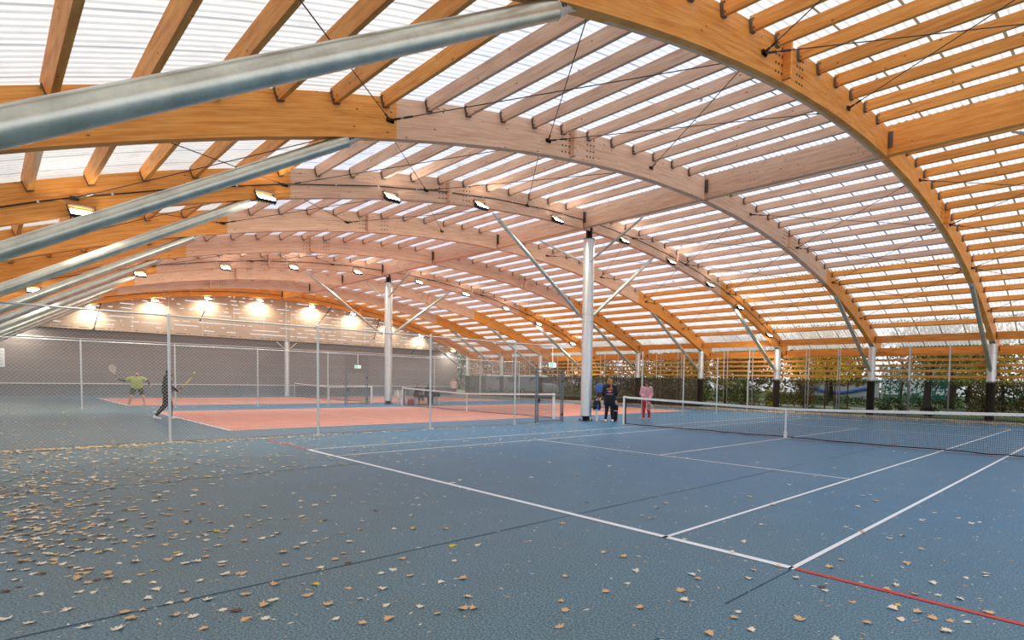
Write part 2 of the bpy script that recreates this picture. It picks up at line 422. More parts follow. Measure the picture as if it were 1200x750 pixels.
# ================================================================== COLUMNS AND STRUTS
def side_column(x, y, lab, grp, part=None):
    e = empty('steel_column', (x, y, 0), lab, 'column', grp); H = 3.82
    b = MB(); b.tube([(0, 0, .02), (0, 0, H)], .195, 24); b.build('shaft', M['column'], e, True)
    b = MB(); b.tube([(0, 0, H), (0, 0, H+.03)], .21, 24); b.box((0, 0, H+.1), (.03, .34, .2)); b.build('head_plate', M['galv'], e)
    b = MB(); b.tube([(0, 0, 2.34), (0, 0, 2.38)], .225, 24); b.tube([(0, 0, 2.52), (0, 0, 2.55)], .225, 24); b.build('collar', M['galv'], e)
    b = MB(); b.box((0, 0, .012), (.5, .5, .024)); b.build('base_plate', M['galv'], e)
    return e
csrc = None; M['sleeve'] = mat('dark_brown_coating', (.045, .030, .022), .6)
for k in range(0, 9):
    if csrc is None: csrc = side_column(0, 0, 'c', 'g'); c = csrc
    else:
        c = csrc.copy(); col.objects.link(c)
        for ch in list(csrc.children):
            if ch.name.startswith('dark'): continue
            q_ = ch.copy(); col.objects.link(q_); q_.parent = c
    c.location = (XK(k), YE, 0); tag(c, 'short round steel column under the %s arch on the park side' % ORD[k], 'column', 'park side columns')
    b = MB(); b.tube([(0, 0, .03), (0, 0, 1.93)], .202, 24); b.build('dark_lower_sleeve', M['sleeve'], c, True)
for k in range(0, 9):
    c = csrc.copy(); col.objects.link(c)
    for ch in list(csrc.children):
        if ch.name.startswith('dark'): continue
        q_ = ch.copy(); col.objects.link(q_); q_.parent = c
    c.location = (XK(k), YW, 0); tag(c, 'short round steel column under the near side foot of the %s arch' % ORD[k], 'column', 'near side columns')
def strut(x, y0, z0, y1, z1, r, lab, grp, shoe=True, axis='y'):
    e = empty('steel_strut', (x, y0 if axis == 'y' else 12.0, z0), lab, 'strut', grp)
    P0 = Vector((0, 0, 0)); P1 = Vector((0, y1-y0, z1-z0)) if axis == 'y' else Vector((y1-y0, 0, z1-z0)); d = P1.normalized(); L = P1.length
    a, c_ = P0+d*.28, P1-d*(1.16 if r > .11 else .80 if r > .09 else .42)
    b = MB(); b.tube([a, c_], r, 24); b.build('tube', M['galv'], e, True)
    for s, q, o in ((-1, a, P0), (1, c_, P1)):
        b = MB(); b.tube([q, q+d*s*.02], r*1.04, 24)
        b.tube([q+d*s*.02, q+d*s*.22, q+d*s*.34], [r*.95, r*.62, r*.3], 20)
        b.beam(q+d*s*.1, o-d*s*.12, .03, r*1.1)
        for i in range(3):
            pp = q+d*s*(.1+.07*i); pass
        sh_ = b.build('end_shoe', M['galv'] if s < 0 else M['post'], e, True)
        for i in range(3):
            b = MB(); pp = q+d*s*(.07+.065*i); b.tube([pp+Vector((r*.95-i*.02, 0, 0)), pp-Vector((r*.95-i*.02, 0, 0))], .022, 8); b.build('bolt', M['darkmetal'], sh_)
    return e
ssrcL = ssrcR = None
for k in range(0, 9):
    for side in (-1, 1):
        lab = ('thick galvanised tube strut rising from the left to the %s arch' if side < 0 else 'slim steel strut leaning from the park side column to the %s arch') % ORD[k]
        grp = 'left side tube struts' if side < 0 else 'park side struts'
        if side < 0:
            if ssrcL is None: ssrcL = strut(XK(k), YW+.25, 2.5, .78, 6.52, .115, lab, grp); o = ssrcL
            else: o = copy_tree(ssrcL); o.location.x = XK(k)
        else:
            if ssrcR is None: ssrcR = strut(XK(k), YE-.25, 2.5, 23.0, 6.42, .10, lab, grp); o = ssrcR
            else: o = copy_tree(ssrcR); o.location.x = XK(k)
        tag(o, lab, 'strut', grp)
def main_column(x, lab):
    e = empty('central_column', (x, 12.12, 0), lab, 'column', 'central steel columns')
    b = MB(); b.tube([(0, 0, .20), (0, 0, 7.35)], .225, 32); b.build('shaft', M['column'], e, True)
    b = MB(); b.box((0, 0, 7.52), (.05, .30, .36)); b.box((0, 0, 7.52), (.30, .05, .36)); b.tube([(0, 0, 7.35), (0, 0, 7.38)], .235, 24)
    for z in (7.75, 7.9, 8.05, 8.2): b.box((.12, 0, z), (.05, .14, .05))
    b.box((.115, 0, 7.98), (.012, .10, .62)); b.build('head_connector', M['darkmetal'], e)
    b = MB(); b.tube([(0, 0, 4.02), (0, 0, 4.05)], .24, 32); b.tube([(0, 0, 4.30), (0, 0, 4.32)], .235, 32); b.build('collar', M['galv'], e, True)
    b = MB(); b.box((0, 0, .10), (.05, .36, .2)); b.box((0, 0, .10), (.36, .05, .2)); b.box((0, 0, .01), (.42, .42, .02)); b.tube([(0, 0, .19), (0, 0, .21)], .23, 24)
    for sx in (-1, 1):
        for sy in (-1, 1): b.tube([(sx*.17, sy*.17, .02), (sx*.17, sy*.17, .09)], .02, 8)
    b.build('base_plate', M['darkmetal'], e)
for k, nm in ((-1, 'central steel column beside the camera, outside the view'), (2, 'tall round steel column in the middle of the hall beside the bench and wire gate'), (5, 'second tall round steel column, further back by the far benches'), (8, 'x')):
    if k == 8: continue
    main_column(XK(k), nm)
    for sg, ye in ((-1, 7.25), (1, 16.45)):
        strut(XK(k), 12.0+sg*.24, 4.18, ye, 7.38, .07, 'inclined steel strut from the %s central column to its arch, %s side' % ({-1: 'camera side', 2: 'nearest', 5: 'second', 8: 'rear'}[k], 'left' if sg < 0 else 'right'), 'central column arch struts')
    for sg in (-1, 1):
        strut(XK(k)+sg*.2, XK(k)+sg*.2, 6.45, XK(k)+sg*2.95, 7.76, .045, 'thin strut from the %s central column to the crown girder, %s' % ({-1: 'camera side', 2: 'nearest', 5: 'second', 8: 'rear'}[k], 'towards the camera' if sg > 0 else 'away from camera'), 'central column girder struts', axis='x')
e = empty('central_column', (XK(8)+.1, 12.0, 0), 'slim steel column with short bracket arms standing in front of the grey gable wall', 'column', 'central steel columns')
b = MB(); b.tube([(0, 0, .02), (0, 0, 4.35)], .19, 24); b.build('shaft', M['column'], e, True)
b = MB(); b.box((0, 0, .012), (.5, .5, .024)); b.build('base_plate', M['galv'], e)
for s in (-1, 1):
    b = MB(); b.tube([(0, s*.15, 3.75), (0, s*.75, 4.3)], .04, 10); b.build('bracket_arm', M['column'], e, True)
b = MB(); b.box((-.12, 0, 5.9), (.08, .10, 3.2)); b.build('wall_post', M['post'], e)
# ---- black wind props from gable panel to last arch
for i, (y, y2) in enumerate(((.6, .2), (6.9, 6.1), (15.6, 14.2), (19.9, 19.3), (24.6, 23.0))):
    zt = arc(RS, th_y(y, RS))[1]
    b = MB(); b.tube([(0, 0, 0), (.22, y2-y, -1.9+abs(y-11)*.02)], .03, 8); b.box((0, 0, .03), (.14, .12, .06)); b.box((.22, y2-y, -1.9+abs(y-11)*.02), (.1, .12, .1))
    o = b.build('wind_prop', M['darkmetal'], loc=(XK(8)-.1, y, zt-.06)); tag(o, 'black prop from the last arch to the beige wall, %s from the left' % ['first', 'second', 'third', 'fourth', 'fifth'][i], 'prop', 'gable wind props')
# ---- bracing rods between the arches
NY = [-3.6, .5, 4.6, 8.7, 14.8, 18.9, 23.0, 27.1]; PAIRS = [(0, 1), (1, 2), (2, 3), (4, 5), (5, 6), (6, 7)]
for k in (-1, 0, 1, 2, 4):
    for pi, (a_, c_) in enumerate(PAIRS):
        for fl in (0, 1):
            ya, yb = (NY[a_], NY[c_]) if fl == 0 else (NY[c_], NY[a_])
            rr = RT-.42
            A = Vector((XK(k)-.13, *arc(rr, th_y(ya)))); B_ = Vector((XK(k+1)+.13, *arc(rr, th_y(yb)))); dd = (B_-A).normalized()
            b = MB(); b.tube([A-A, B_-A], .009, 6); o = b.build('bracing_rod', M['cable'], loc=A)
            for s, q in ((1, Vector()), (-1, B_-A)):
                b = MB(); b.tube([q+dd*s*.02, q+dd*s*.20], .022, 8); b.tube([q+dd*s*.28, q+dd*s*.45], .02, 8); b.box(q, (.05, .14, .07)); b.build('turnbuckle', M['darkmetal'], o)
            tag(o, 'dark bracing rod %s, %s %s of crown, slanting %s' % (where(k), ['outer', 'middle', 'inner', 'inner', 'middle', 'outer'][pi], 'left' if pi < 3 else 'right', 'left' if fl else 'right'), 'rod', 'roof bracing rods')
# ---- floodlights
def lamp_geo():
    e = empty('floodlight', (0, 0, 0), 'l', 'floodlight')
    R_ = Matrix.Rotation(math.radians(-60), 3, 'Y')
    b = MB(); b.box((0, 0, 0), (.07, .40, .30), R_)
    for i in range(7): b.box(R_ @ Vector((-.055, -.18+.06*i, 0)), (.05, .012, .26), R_)
    b.box(R_ @ Vector((-.06, 0, .12)), (.07, .12, .09), R_); b.build('housing', M['darkmetal'], e)
    b = MB(); b.box(R_ @ Vector((.037, 0, 0)), (.008, .36, .26), R_); b.build('lens', M['lens'], e)
    b = MB()
    for s in (-1, 1): b.box((-.05, s*.215, .09), (.30, .012, .04), Matrix.Rotation(math.radians(35), 3, 'Y'))
    b.box((-.12, 0, .19), (.16, .45, .015)); b.build('bracket', M['darkmetal'], e)
    return e
M['lens'] = mat('lit_lens', (.9, .9, .9), .3, emit=(1, .97, .90), es=45)
LY = [-3.35, .12, 3.48, 6.64, 10.1, 14.0, 17.45, 20.85, 24.0, 27.6]
lsrc = None
LQ = ['outermost left', 'second from the left', 'third from the left', 'fourth from the left', 'fifth from the left, left of the crown', 'sixth from the left, right of the crown', 'seventh from the left', 'eighth from the left', 'ninth from the left', 'outermost right']
for k in (2, 5, 8):
    for i, y in enumerate(LY):
        z = arc(RS, th_y(y, RS))[1]
        if lsrc is None: lsrc = lamp_geo(); o = lsrc
        else: o = copy_tree(lsrc)
        o.location = (XK(k)+(.28 if k < 8 else -.02), y, z-.03-(.2 if k == 8 else 0)); o.rotation_euler = (0, 0, 0)
        tag(o, 'lit floodlight on the %s arch, %s' % (ORD[k], LQ[i]), 'floodlight', 'floodlights on the %s arch' % ORD[k])
        ld = bpy.data.lights.new('lamp', 'SPOT'); ld.energy = LAMP_W*(1 if k < 8 else .34); ld.spot_size = math.radians(165); ld.spot_blend = .6; ld.shadow_soft_size = .12; ld.color = (1, .90, .74)
        lo = bpy.data.objects.new('lamp', ld); link(lo, o); lo.location = (.06, 0, -.12); lo.rotation_euler = (0, math.radians(28 if k < 8 else -8), 0)
    # cable run along the lit arch
    b = MB(); ts = [math.radians(-25+50*j/60) for j in range(61)]
    for seg in (ts[:31], ts[31:]):
        b.tube([(0.0, *arc(RS+.33+.01*math.sin(j*1.7), t_)) for j, t_ in enumerate(seg)], .014, 6)
    o = b.build('power_cable', M['black'], loc=(XK(k)+.135, 0, 0)); tag(o, 'black power cable clipped along the side of the %s arch' % ORD[k], 'cable')
    b = MB()
    for j in range(0, 61, 2): b.box((0, *arc(RS+.33, ts[j])), (.05, .04, .05))
    b.build('clip', M['post'], o)
# ================================================================== PARK SIDE SCREEN
M['slat'] = M['purlin']
def facade():
    ls = ws = wd = None
    for k in range(-1, 8):
        xm = (XK(k)+XK(k+1))/2
        if ls is None:
            ls = empty('louvre_screen', (xm, 29.86, 0), '', '')
            for z in (3.40, 3.12, 2.82, 2.53, 2.22):
                b = MB(); b.box((0, 0, z), (S-.03, .035, .12), Matrix.Rotation(.12, 3, 'X')); b.build('slat', M['slat'], ls)
            for s in (-1, 1):
                b = MB(); b.box((s*S/6, -.09, 1.92), (.05, .05, 3.86)); b.build('post', M['post'], ls)
            o = ls
        else: o = copy_tree(ls); o.location.x = xm
        tag(o, 'park side screen of horizontal timber slats '+where(k), 'screen', 'slatted park side screens')
        dense = k >= 3
        src = wd if dense else ws
        if src is None:
            src = empty('windscreen', (xm, 29.08, 0), '', '')
            b = MB(); b.add([(-S/2+.01, 0, .06), (S/2-.01, 0, .06), (S/2-.01, 0, 1.95), (-S/2+.01, 0, 1.95)], [(0, 1, 2, 3)]); b.build('mesh_sheet', M['screen_dense' if dense else 'screen'], src)
            b = MB(); b.tube([(-S/2+.01, 0, 1.97), (S/2-.01, 0, 1.97)], .018, 8); b.tube([(-S/2+.01, 0, .06), (S/2-.01, 0, .06)], .012, 8); b.build('edge_rail', M['darkmetal'], src)
            for s in (-1, 1):
                b = MB(); b.tube([(s*S/6+.1, .05, 0), (s*S/6+.1, .05, 3.86)], .026, 10); b.build('post', M['post'], src)
            b = MB()
            for i in range(24): b.box((-S/2+.12+i*.232, 0, 1.965), (.03, .05, .05))
            b.build('clip', M['post'], src)
            o = src
            if dense: wd = src
            else: ws = src
        else: o = copy_tree(src); o.location.x = xm
        tag(o, ('dense grey brown' if dense else 'dark see-through')+' park side windscreen net '+where(k), 'windscreen', 'park side windscreens')
    src = None
    for k in range(3, 8):
        xm = (XK(k)+XK(k+1))/2
        if src is None:
            b = MB(); b.box((0, 0, .16), (S-.02, .22, .32)); src = o = b.build('kerb_wall', mat('kerb_concrete', (.13, .10, .075), .9, var=.2), loc=(xm, 29.5, 0))
            b = MB(); b.box((0, 0, .355), (S-.02, .28, .07)); b.build('coping', mat('pale_coping', (.52, .46, .40), .8, var=.1), o)
        else: o = copy_tree(src); o.location.x = xm
        tag(o, 'low kerb wall with pale coping behind the dense windscreen '+where(k), 'wall', 'kerb walls')
    for k in (0, 4):   # crossed braces behind the slats
        xm = (XK(k)+XK(k+1))/2
        for s in (-1, 1):
            b = MB(); b.tube([(-s*(S/2-.3), 0, -1.65), (s*(S/2-.3), 0, 1.65)], .014, 8); o = b.build('facade_brace', M['darkmetal'], loc=(xm, 30.0+.05*s, 2.0))
            for q in (-1, 1):
                b = MB(); b.box((q*s*(S/2-.3), 0, q*1.65), (.12, .02, .12)); b.build('gusset', M['galv'], o)
            tag(o, 'dark facade brace behind slats %s, rising %s' % (where(k), 'left' if s > 0 else 'right'), 'brace', 'facade braces')
facade()
# ================================================================== CHAIN LINK FENCES AND GATES
def wire_panel(y0, y1, z0, z1, p_=.078, w_=.0042):
    b = MB(); H = z1-z0; L = y1-y0
    for s in (1, -1):
        i = -int(H/p_)-1
        while i*p_ < L:
            ya = i*p_; pts = []
            t0 = max(0, -ya); t1 = min(H, L-ya)
            if t1 > t0+.01:
                if s > 0: A = (y0+ya+t0, z0+t0); B_ = (y0+ya+t1, z0+t1)
                else: A = (y0+ya+t0, z1-t0); B_ = (y0+ya+t1, z1-t1)
                x = .003*s
                b.beam((x, *A), (x, *B_), w_, w_, up=Vector((1, 0, 0)))
            i += 1
    return b
def fence(x, runs, posts, lab, rail, w_=.0042, mid=False):
    e = empty('chain_link_fence', (x, runs[0][0] if runs else posts[0], 0), lab, 'fence')
    oy = e.location.y
    for y in posts:
        b = MB(); b.tube([(0, y-oy, 0), (0, y-oy, 2.98)], .03, 12); b.ball((0, y-oy, 2.99), .032, 8); b.box((0, y-oy, .01), (.14, .14, .02)); b.build('post', M['post'], e, True)
    for y0, y1 in rail:
        b = MB(); b.tube([(0, y0-oy, 2.95), (0, y1-oy, 2.95)], .021, 8); b.build('top_rail', M['post'], e, True)
    for y0, y1, z0, z1 in runs:
        wire_panel(y0-oy, y1-oy, z0, z1, w_=w_).build('wire_mesh', M['wire'], e)
    return e
fence(-14.2, [(-8.7, 8.44, .03, 2.94), (8.44, 9.42, .03, 2.94), (9.42, 10.15, 2.2, 2.94)], [-8.65, -5.24, -1.85, 1.50, 4.98, 8.44], 'tall galvanised chain link fence between the blue court and the near red court', [(-8.7, 10.3)])
fence(-30.9, [(-8.7, 9.45, .03, 2.93), (10.87, 22.4, .03, 2.93)], [-8.6, -5.3, -1.92, 1.42, 4.95, 8.52, 15.3, 18.9, 22.4], 'chain link fence between the two red courts, in front of the grey wall', [(-8.7, 22.4)], w_=.0035)
for i, y in enumerate((15.87, 19.2, 22.4, 25.8)):
    b = MB(); b.tube([(0, 0, 0), (0, 0, 2.98)], .03, 12); b.ball((0, 0, 2.99), .032, 8); o = b.build('fence_post', M['post'], smooth=True, loc=(-14.2, y, 0))
    b = MB(); b.box((0, 0, .01), (.16, .16, .02)); b.build('base_plate', M['galv'], o)
    tag(o, 'lone slim fence post right of the tall central column, %s from it' % ORD[i].replace('nearest', 'first'), 'post', 'lone fence posts')
def gate(x, y0, y1, lab):
    e = empty('wire_gate', (x, y0, 0), lab, 'gate'); W = y1-y0
    b = MB()
    for y in (0, W): b.box((0, y, 1.03), (.05, .05, 2.06))
    b.box((0, W/2, 2.04), (.05, W, .05)); b.build('door_frame', M['gatemetal'], e)
    b = MB(); a, c_ = .10, W-.10
    for y in (a, c_): b.box((0, y, .98), (.035, .035, 1.86))
    for z in (.08, 1.02, 1.90): b.box((0, W/2, z), (.035, W-.2, .035))
    l = b.build('gate_leaf', M['gatemetal'], e)
    wire_panel(a, c_, .09, 1.89, p_=.07, w_=.003).build('wire_mesh', M['wire'], l)
    b = MB(); b.box((.03, a+.02, .86), (.05, .07, .16)); b.tube([(.06, a+.02, .88), (.11, a+.02, .88), (.11, a+.14, .88)], .01, 8); b.build('lock', M['darkmetal'], l)
    b = MB()
    for z in (.3, 1.6): b.box((.04, W-.05, z), (.03, .09, .08))
    b.build('hinge', M['darkmetal'], e)
M['gatemetal'] = mat('grey_gate_steel', (.17, .20, .22), .45, .4, var=.1)
gate(-14.2, 9.45, 10.85, 'grey steel wire gate with square frame, left of the tall central column')
gate(-30.9, 9.50, 10.82, 'grey steel wire gate in the further fence, left of the second central column')
M['exitgreen'] = mat('exit_green', (.03, .45, .25), .4, emit=(.05, .55, .32), es=.6); M['exitwhite'] = mat('exit_white', (.85, .95, .9), .4, emit=(.8, .95, .88), es=.7)
def exit_sign(x, y, z, lab):
    b = MB(); b.box((0, 0, 0), (.04, .36, .18)); b.tube([(0, 0, .08), (0, 0, .72)], .008, 6); o = b.build('exit_sign', M['exitwhite'], loc=(x, y, z)); tag(o, lab, 'sign', 'exit signs')
    b = MB(); b.box((.022, -.085, 0), (.004, .15, .14)); b.build('green_panel', M['exitgreen'], o)
    b = MB(); b.ball((.027, -.10, .045), (.004, .014, .014), 8)                   # running figure and arrow
    b.beam((.027, -.10, .03), (.027, -.09, -.01), .006, .022); b.beam((.027, -.09, -.01), (.027, -.06, -.045), .006, .014); b.beam((.027, -.09, -.01), (.027, -.125, -.05), .006, .014); b.beam((.027, -.10, .02), (.027, -.065, .0), .006, .012); b.build('running_figure', M['exitwhite'], o)
    b = MB(); b.box((.022, .09, 0), (.004, .09, .03)); b.add([(.024, .045, 0), (.024, .085, .045), (.024, .085, -.045)], [(0, 1, 2), (2, 1, 0)]); b.build('arrow', M['exitgreen'], o)
exit_sign(-14.12, 10.2, 2.22, 'small green and white exit sign hanging above the near wire gate')
exit_sign(-30.82, 10.2, 2.22, 'small green and white exit sign hanging above the further wire gate')
# notice on the far wall at the left edge
b = MB(); b.box((0, 0, 0), (.03, .8, 1.15)); o = b.build('notice_board', mat('notice_paper', (.75, .78, .80), .5), loc=(-48.5, -4.3, 2.4)); tag(o, 'pale notice board on the grey wall at the far left edge', 'notice board')
b = MB()
for i in range(5): b.box((.018, 0, .4-.2*i), (.004, .6, .05))
b.build('printed_block', mat('faded_print', (.35, .42, .50), .6), o)
# ================================================================== TENNIS NETS
def net_z(x): return .914+(1.07-.914)*abs(x/6.4)**1.15
def tennis_net(xc, lab):
    e = empty('tennis_net', (xc, 11.885, 0), lab, 'net', 'tennis nets')
    L = 6.36
    for s in (-1, 1):
        b = MB(); b.box((s*6.40, 0, .54), (.08, .08, 1.08)); b.box((s*6.40, 0, 1.085), (.085, .085, .012)); p_ = b.build('net_post', M['white'], e)
        b = MB(); b.box((s*6.345, 0, .54), (.03, .05, 1.0)); b.build('lacing_bar', M['black'], p_)
    b = MB(); x = -L
    while x <= L:
        b.beam((x, 0, .05), (x, 0, net_z(x)-.03), .0042, .0042, up=Vector((0, 1, 0))); x += .045
    for i in range(20):
        f_ = i/20; pts = [(-L+2*L*j/24) for j in range(25)]
        for j in range(24):
            b.beam((pts[j], 0, .05+(net_z(pts[j])-.08)*f_), (pts[j+1], 0, .05+(net_z(pts[j+1])-.08)*f_), .0036, .0036)
    b.build('net_mesh', M['netcord'], e)
    b = MB(); N = 32; v = []
    for j in range(N+1):
        x = -L+2*L*j/N; z = net_z(x)
        v += [(x, -.012, z-.065), (x, .012, z-.065), (x, .016, z), (x, 0, z+.008), (x, -.016, z)]
    f = []
    for j in range(N):
        for q in range(5): f.append((5*j+q, 5*j+(q+1) % 5, 5*j+5+(q+1) % 5, 5*j+5+q))
    b.add(v, f); fix_normals(b.build('top_band', M['tape'], e))
    b = MB(); b.box((0, -.012, .5), (.055, .012, .86)); b.box((0, -.012, .12), (.09, .03, .2)); b.build('centre_strap', M['tape'], e)
    rr = random.Random(3); pts = [(-L+2*L*j/30, rr.uniform(-.02, .02), .035+rr.uniform(-.008, .02)) for j in range(31)]
    b = MB(); b.tube(pts, .016, 6); b.build('bottom_cord', M['netcord'], e)
tennis_net(-5.485, 'white banded tennis net across the blue court in the foreground')
tennis_net(-22.225, 'white banded tennis net across the nearer red court')
tennis_net(-38.985, 'white banded tennis net across the further red court by the grey wall')
# ================================================================== BENCHES AND BAGS
M['benchwood'] = mat('grey_bench_slats', (.52, .50, .47), .6, var=.12, vs=5)
def bench(loc, rz, L, lab):
    e = empty('bench', loc, lab, 'bench', None, rz)
    for i in range(4):
        b = MB(); b.box((0, -.17+.12*i, .44), (L, .10, .035)); b.build('seat_slat', M['benchwood'], e)
    for i in range(3):
        b = MB(); b.box((0, .24+.02*i, .56+.12*i), (L, .025, .085), Matrix.Rotation(-.12, 3, 'X')); b.build('back_slat', M['benchwood'], e)
    for s in (-1, 1):
        b = MB(); x = s*(L/2-.25)
        b.box((x, -.16, .21), (.06, .06, .42)); b.box((x, .18, .21), (.06, .06, .42)); b.box((x, .0, .405), (.06, .42, .04)); b.beam((x, .19, .40), (x, .31, .90), .05, .03); b.build('leg_frame', M['white'], e)
    return e
bench((-13.62, 12.66, 0), math.radians(46), 1.1, 'grey slatted bench beside the tall central column, bags on it')
bench((-30.1, 12.62, 0), math.radians(90), .8, 'pale slatted bench just right of the second central column')
bench((-29.9, 14.15, 0), math.radians(90), 2.0, 'long pale slatted bench behind the nearer red court net, people sitting on it')
def remesh(b, vox, name, m_, parent=None, smooth=4, matidx=None, loc=None):
    me = bpy.data.meshes.new('tmp'); me.from_pydata(b.v, [], b.f); o = bpy.data.objects.new('tmp', me); col.objects.link(o)
    md = o.modifiers.new('r', 'REMESH'); md.mode = 'VOXEL'; md.voxel_size = vox; md.use_smooth_shade = True
    if smooth: s_ = o.modifiers.new('s', 'SMOOTH'); s_.iterations = smooth; s_.factor = .5
    dg = bpy.context.evaluated_depsgraph_get(); dg.update()
    nm = bpy.data.meshes.new_from_object(o.evaluated_get(dg)); nm.name = name
    bpy.data.objects.remove(o); bpy.data.meshes.remove(me)
    nm.materials.clear()
    for mm in (m_ if isinstance(m_, list) else [m_]): nm.materials.append(mm)
    nm.polygons.foreach_set('use_smooth', [True]*len(nm.polygons))
    r = bpy.data.objects.new(name, nm)
    if loc is not None: r.location = loc
    return link(r, parent)
def cap(b, p0, r0, p1, r1, n=12):
    p0, p1 = Vector(p0), Vector(p1); b.ball(p0, r0, n); b.ball(p1, r1, n); b.tube([p0, p1], [r0, r1], n)
def bag(loc, rz, c, lab, size=(.30, .20, .42), cat='bag', grp=None):
    b = MB(); w_, d_, h_ = size
    for x in (-w_*.3, w_*.3):
        for y in (-d_*.25, d_*.25):
            cap(b, (x, y, .09), .09*min(1, d_/.2), (x*.8, y*.8, h_-.09), .08*min(1, d_/.2))
    for x in (-w_*.3, w_*.3): b.box((0, 0, h_/2), (w_*.7, d_*.75, h_*.75))
    cap(b, (-w_*.2, -d_*.5, h_*.32), .06, (w_*.2, -d_*.5, h_*.32), .06)
    m_ = mat('fabric_'+lab.split()[0], c, .8)
    o = remesh(b, .016, 'backpack' if cat == 'backpack' else 'bag', m_, loc=loc); o.rotation_euler.z = rz; tag(o, lab, cat, grp)
    b = MB(); b.tube([(-.04, 0, h_-.03), (-.03, .0, h_+.04), (.03, .0, h_+.04), (.04, 0, h_-.03)], .01, 6); b.build('handle', M['black'], o)
    return o
bk = bag((-13.83, 12.44, .46), .8, (.012, .013, .018), 'black backpack on the bench by the central column', cat='backpack')
b = MB(); b.tube([(0, 0, 0), (0, 0, .17), (0, 0, .20), (0, 0, .24)], [.035, .035, .02, .018], 12); o = b.build('drink_bottle', mat('blue_bottle', (.02, .10, .60), .3), smooth=True, loc=(-13.66, 12.33, .458)); tag(o, 'bright blue bottle on the bench in front of the black backpack', 'bottle')
b = MB(); b.tube([(0, 0, .24), (0, 0, .27)], .02, 10); b.build('bottle_cap', M['black'], o)
# coat thrown over the bench end: a folded drape with hanging sides
def drape(loc, rz, w_, d_, h_, c, lab, cat='jacket'):
    rr = random.Random(8); b = MB()
    for i in range(7):
        x = -w_/2+w_*i/6
        cap(b, (x, -d_/2+rr.uniform(-.02, .02), rr.uniform(.02, .08)), .045, (x+rr.uniform(-.03, .03), -d_/3, h_+rr.uniform(-.03, .02)), .06)
        cap(b, (x, -d_/3, h_), .06, (x, d_/2, h_*rr.uniform(.85, 1.0)), .06)
    o = remesh(b, .018, 'jacket', mat('dark_cloth', c, .9), loc=loc); o.rotation_euler.z = rz; tag(o, lab, cat)
    b = MB(); b.tube([(-.1, -d_/3, h_+.05), (0, -d_/3-.03, h_+.09), (.1, -d_/3, h_+.05)], .02, 8); b.build('collar', mat('dark_collar', (.02, .02, .022), .9), o)
drape((-13.32, 12.94, .0), math.radians(46), .17, .22, .62, (.010, .010, .012), 'black coat hanging over the bench end beside the standing woman in black')
bag((-29.75, 13.0, 0), 1.5, (.42, .03, .04), 'red sports bag on the ground at the left end of the further bench', (.34, .22, .34))
bag((-29.3, 13.55, 0), 1.4, (.62, .30, .16), 'orange tan sports bag on the ground under the further bench', (.5, .22, .28))
bag((-29.9, 14.85, .46), 1.5, (.02, .02, .022), 'black sports bag on the long further bench', (.46, .22, .34))
# ================================================================== PEOPLE
SK = mat('skin', (.56, .31, .21), .55); SKD = mat('skin_tan', (.42, .22, .14), .55)
def hand(b, wr, d, side_dir, palm_n, curl=.6, thumb_s=1):
    """palm from the wrist along d, fingers spread along side_dir, curling towards palm_n"""
    d = Vector(d).normalized(); s = Vector(side_dir); s = (s-s.dot(d)*d).normalized(); n_ = Vector(palm_n); n_ = (n_-n_.dot(d)*d-n_.dot(s)*s).normalized()
    wr = Vector(wr); pc = wr+d*.085
    for o in (-.024, -.008, .008, .024): cap(b, wr+d*.015+s*o*.7, .016, pc+s*o, .014, 8)
    for o, L in zip((-.030, -.010, .010, .029), (.066, .078, .072, .056)):
        p0 = pc+s*o; a1 = curl*.6; p1 = p0+(d*math.cos(a1)+n_*math.sin(a1))*L*.5; a2 = curl*1.7; p2 = p1+(d*math.cos(a2)+n_*math.sin(a2))*L*.5
        cap(b, p0, .0095, p1, .009, 8); cap(b, p1, .009, p2, .0078, 8)
    t0 = wr+d*.03-s*.026*thumb_s; t1 = t0+(-s*thumb_s*.75+d*.6+n_*.35).normalized()*.036; t2 = t1+(d*.8+n_*(.3+curl*.5)-s*thumb_s*.1).normalized()*.03
    cap(b, t0, .013, t1, .0105, 8); cap(b, t1, .0105, t2, .009, 8)
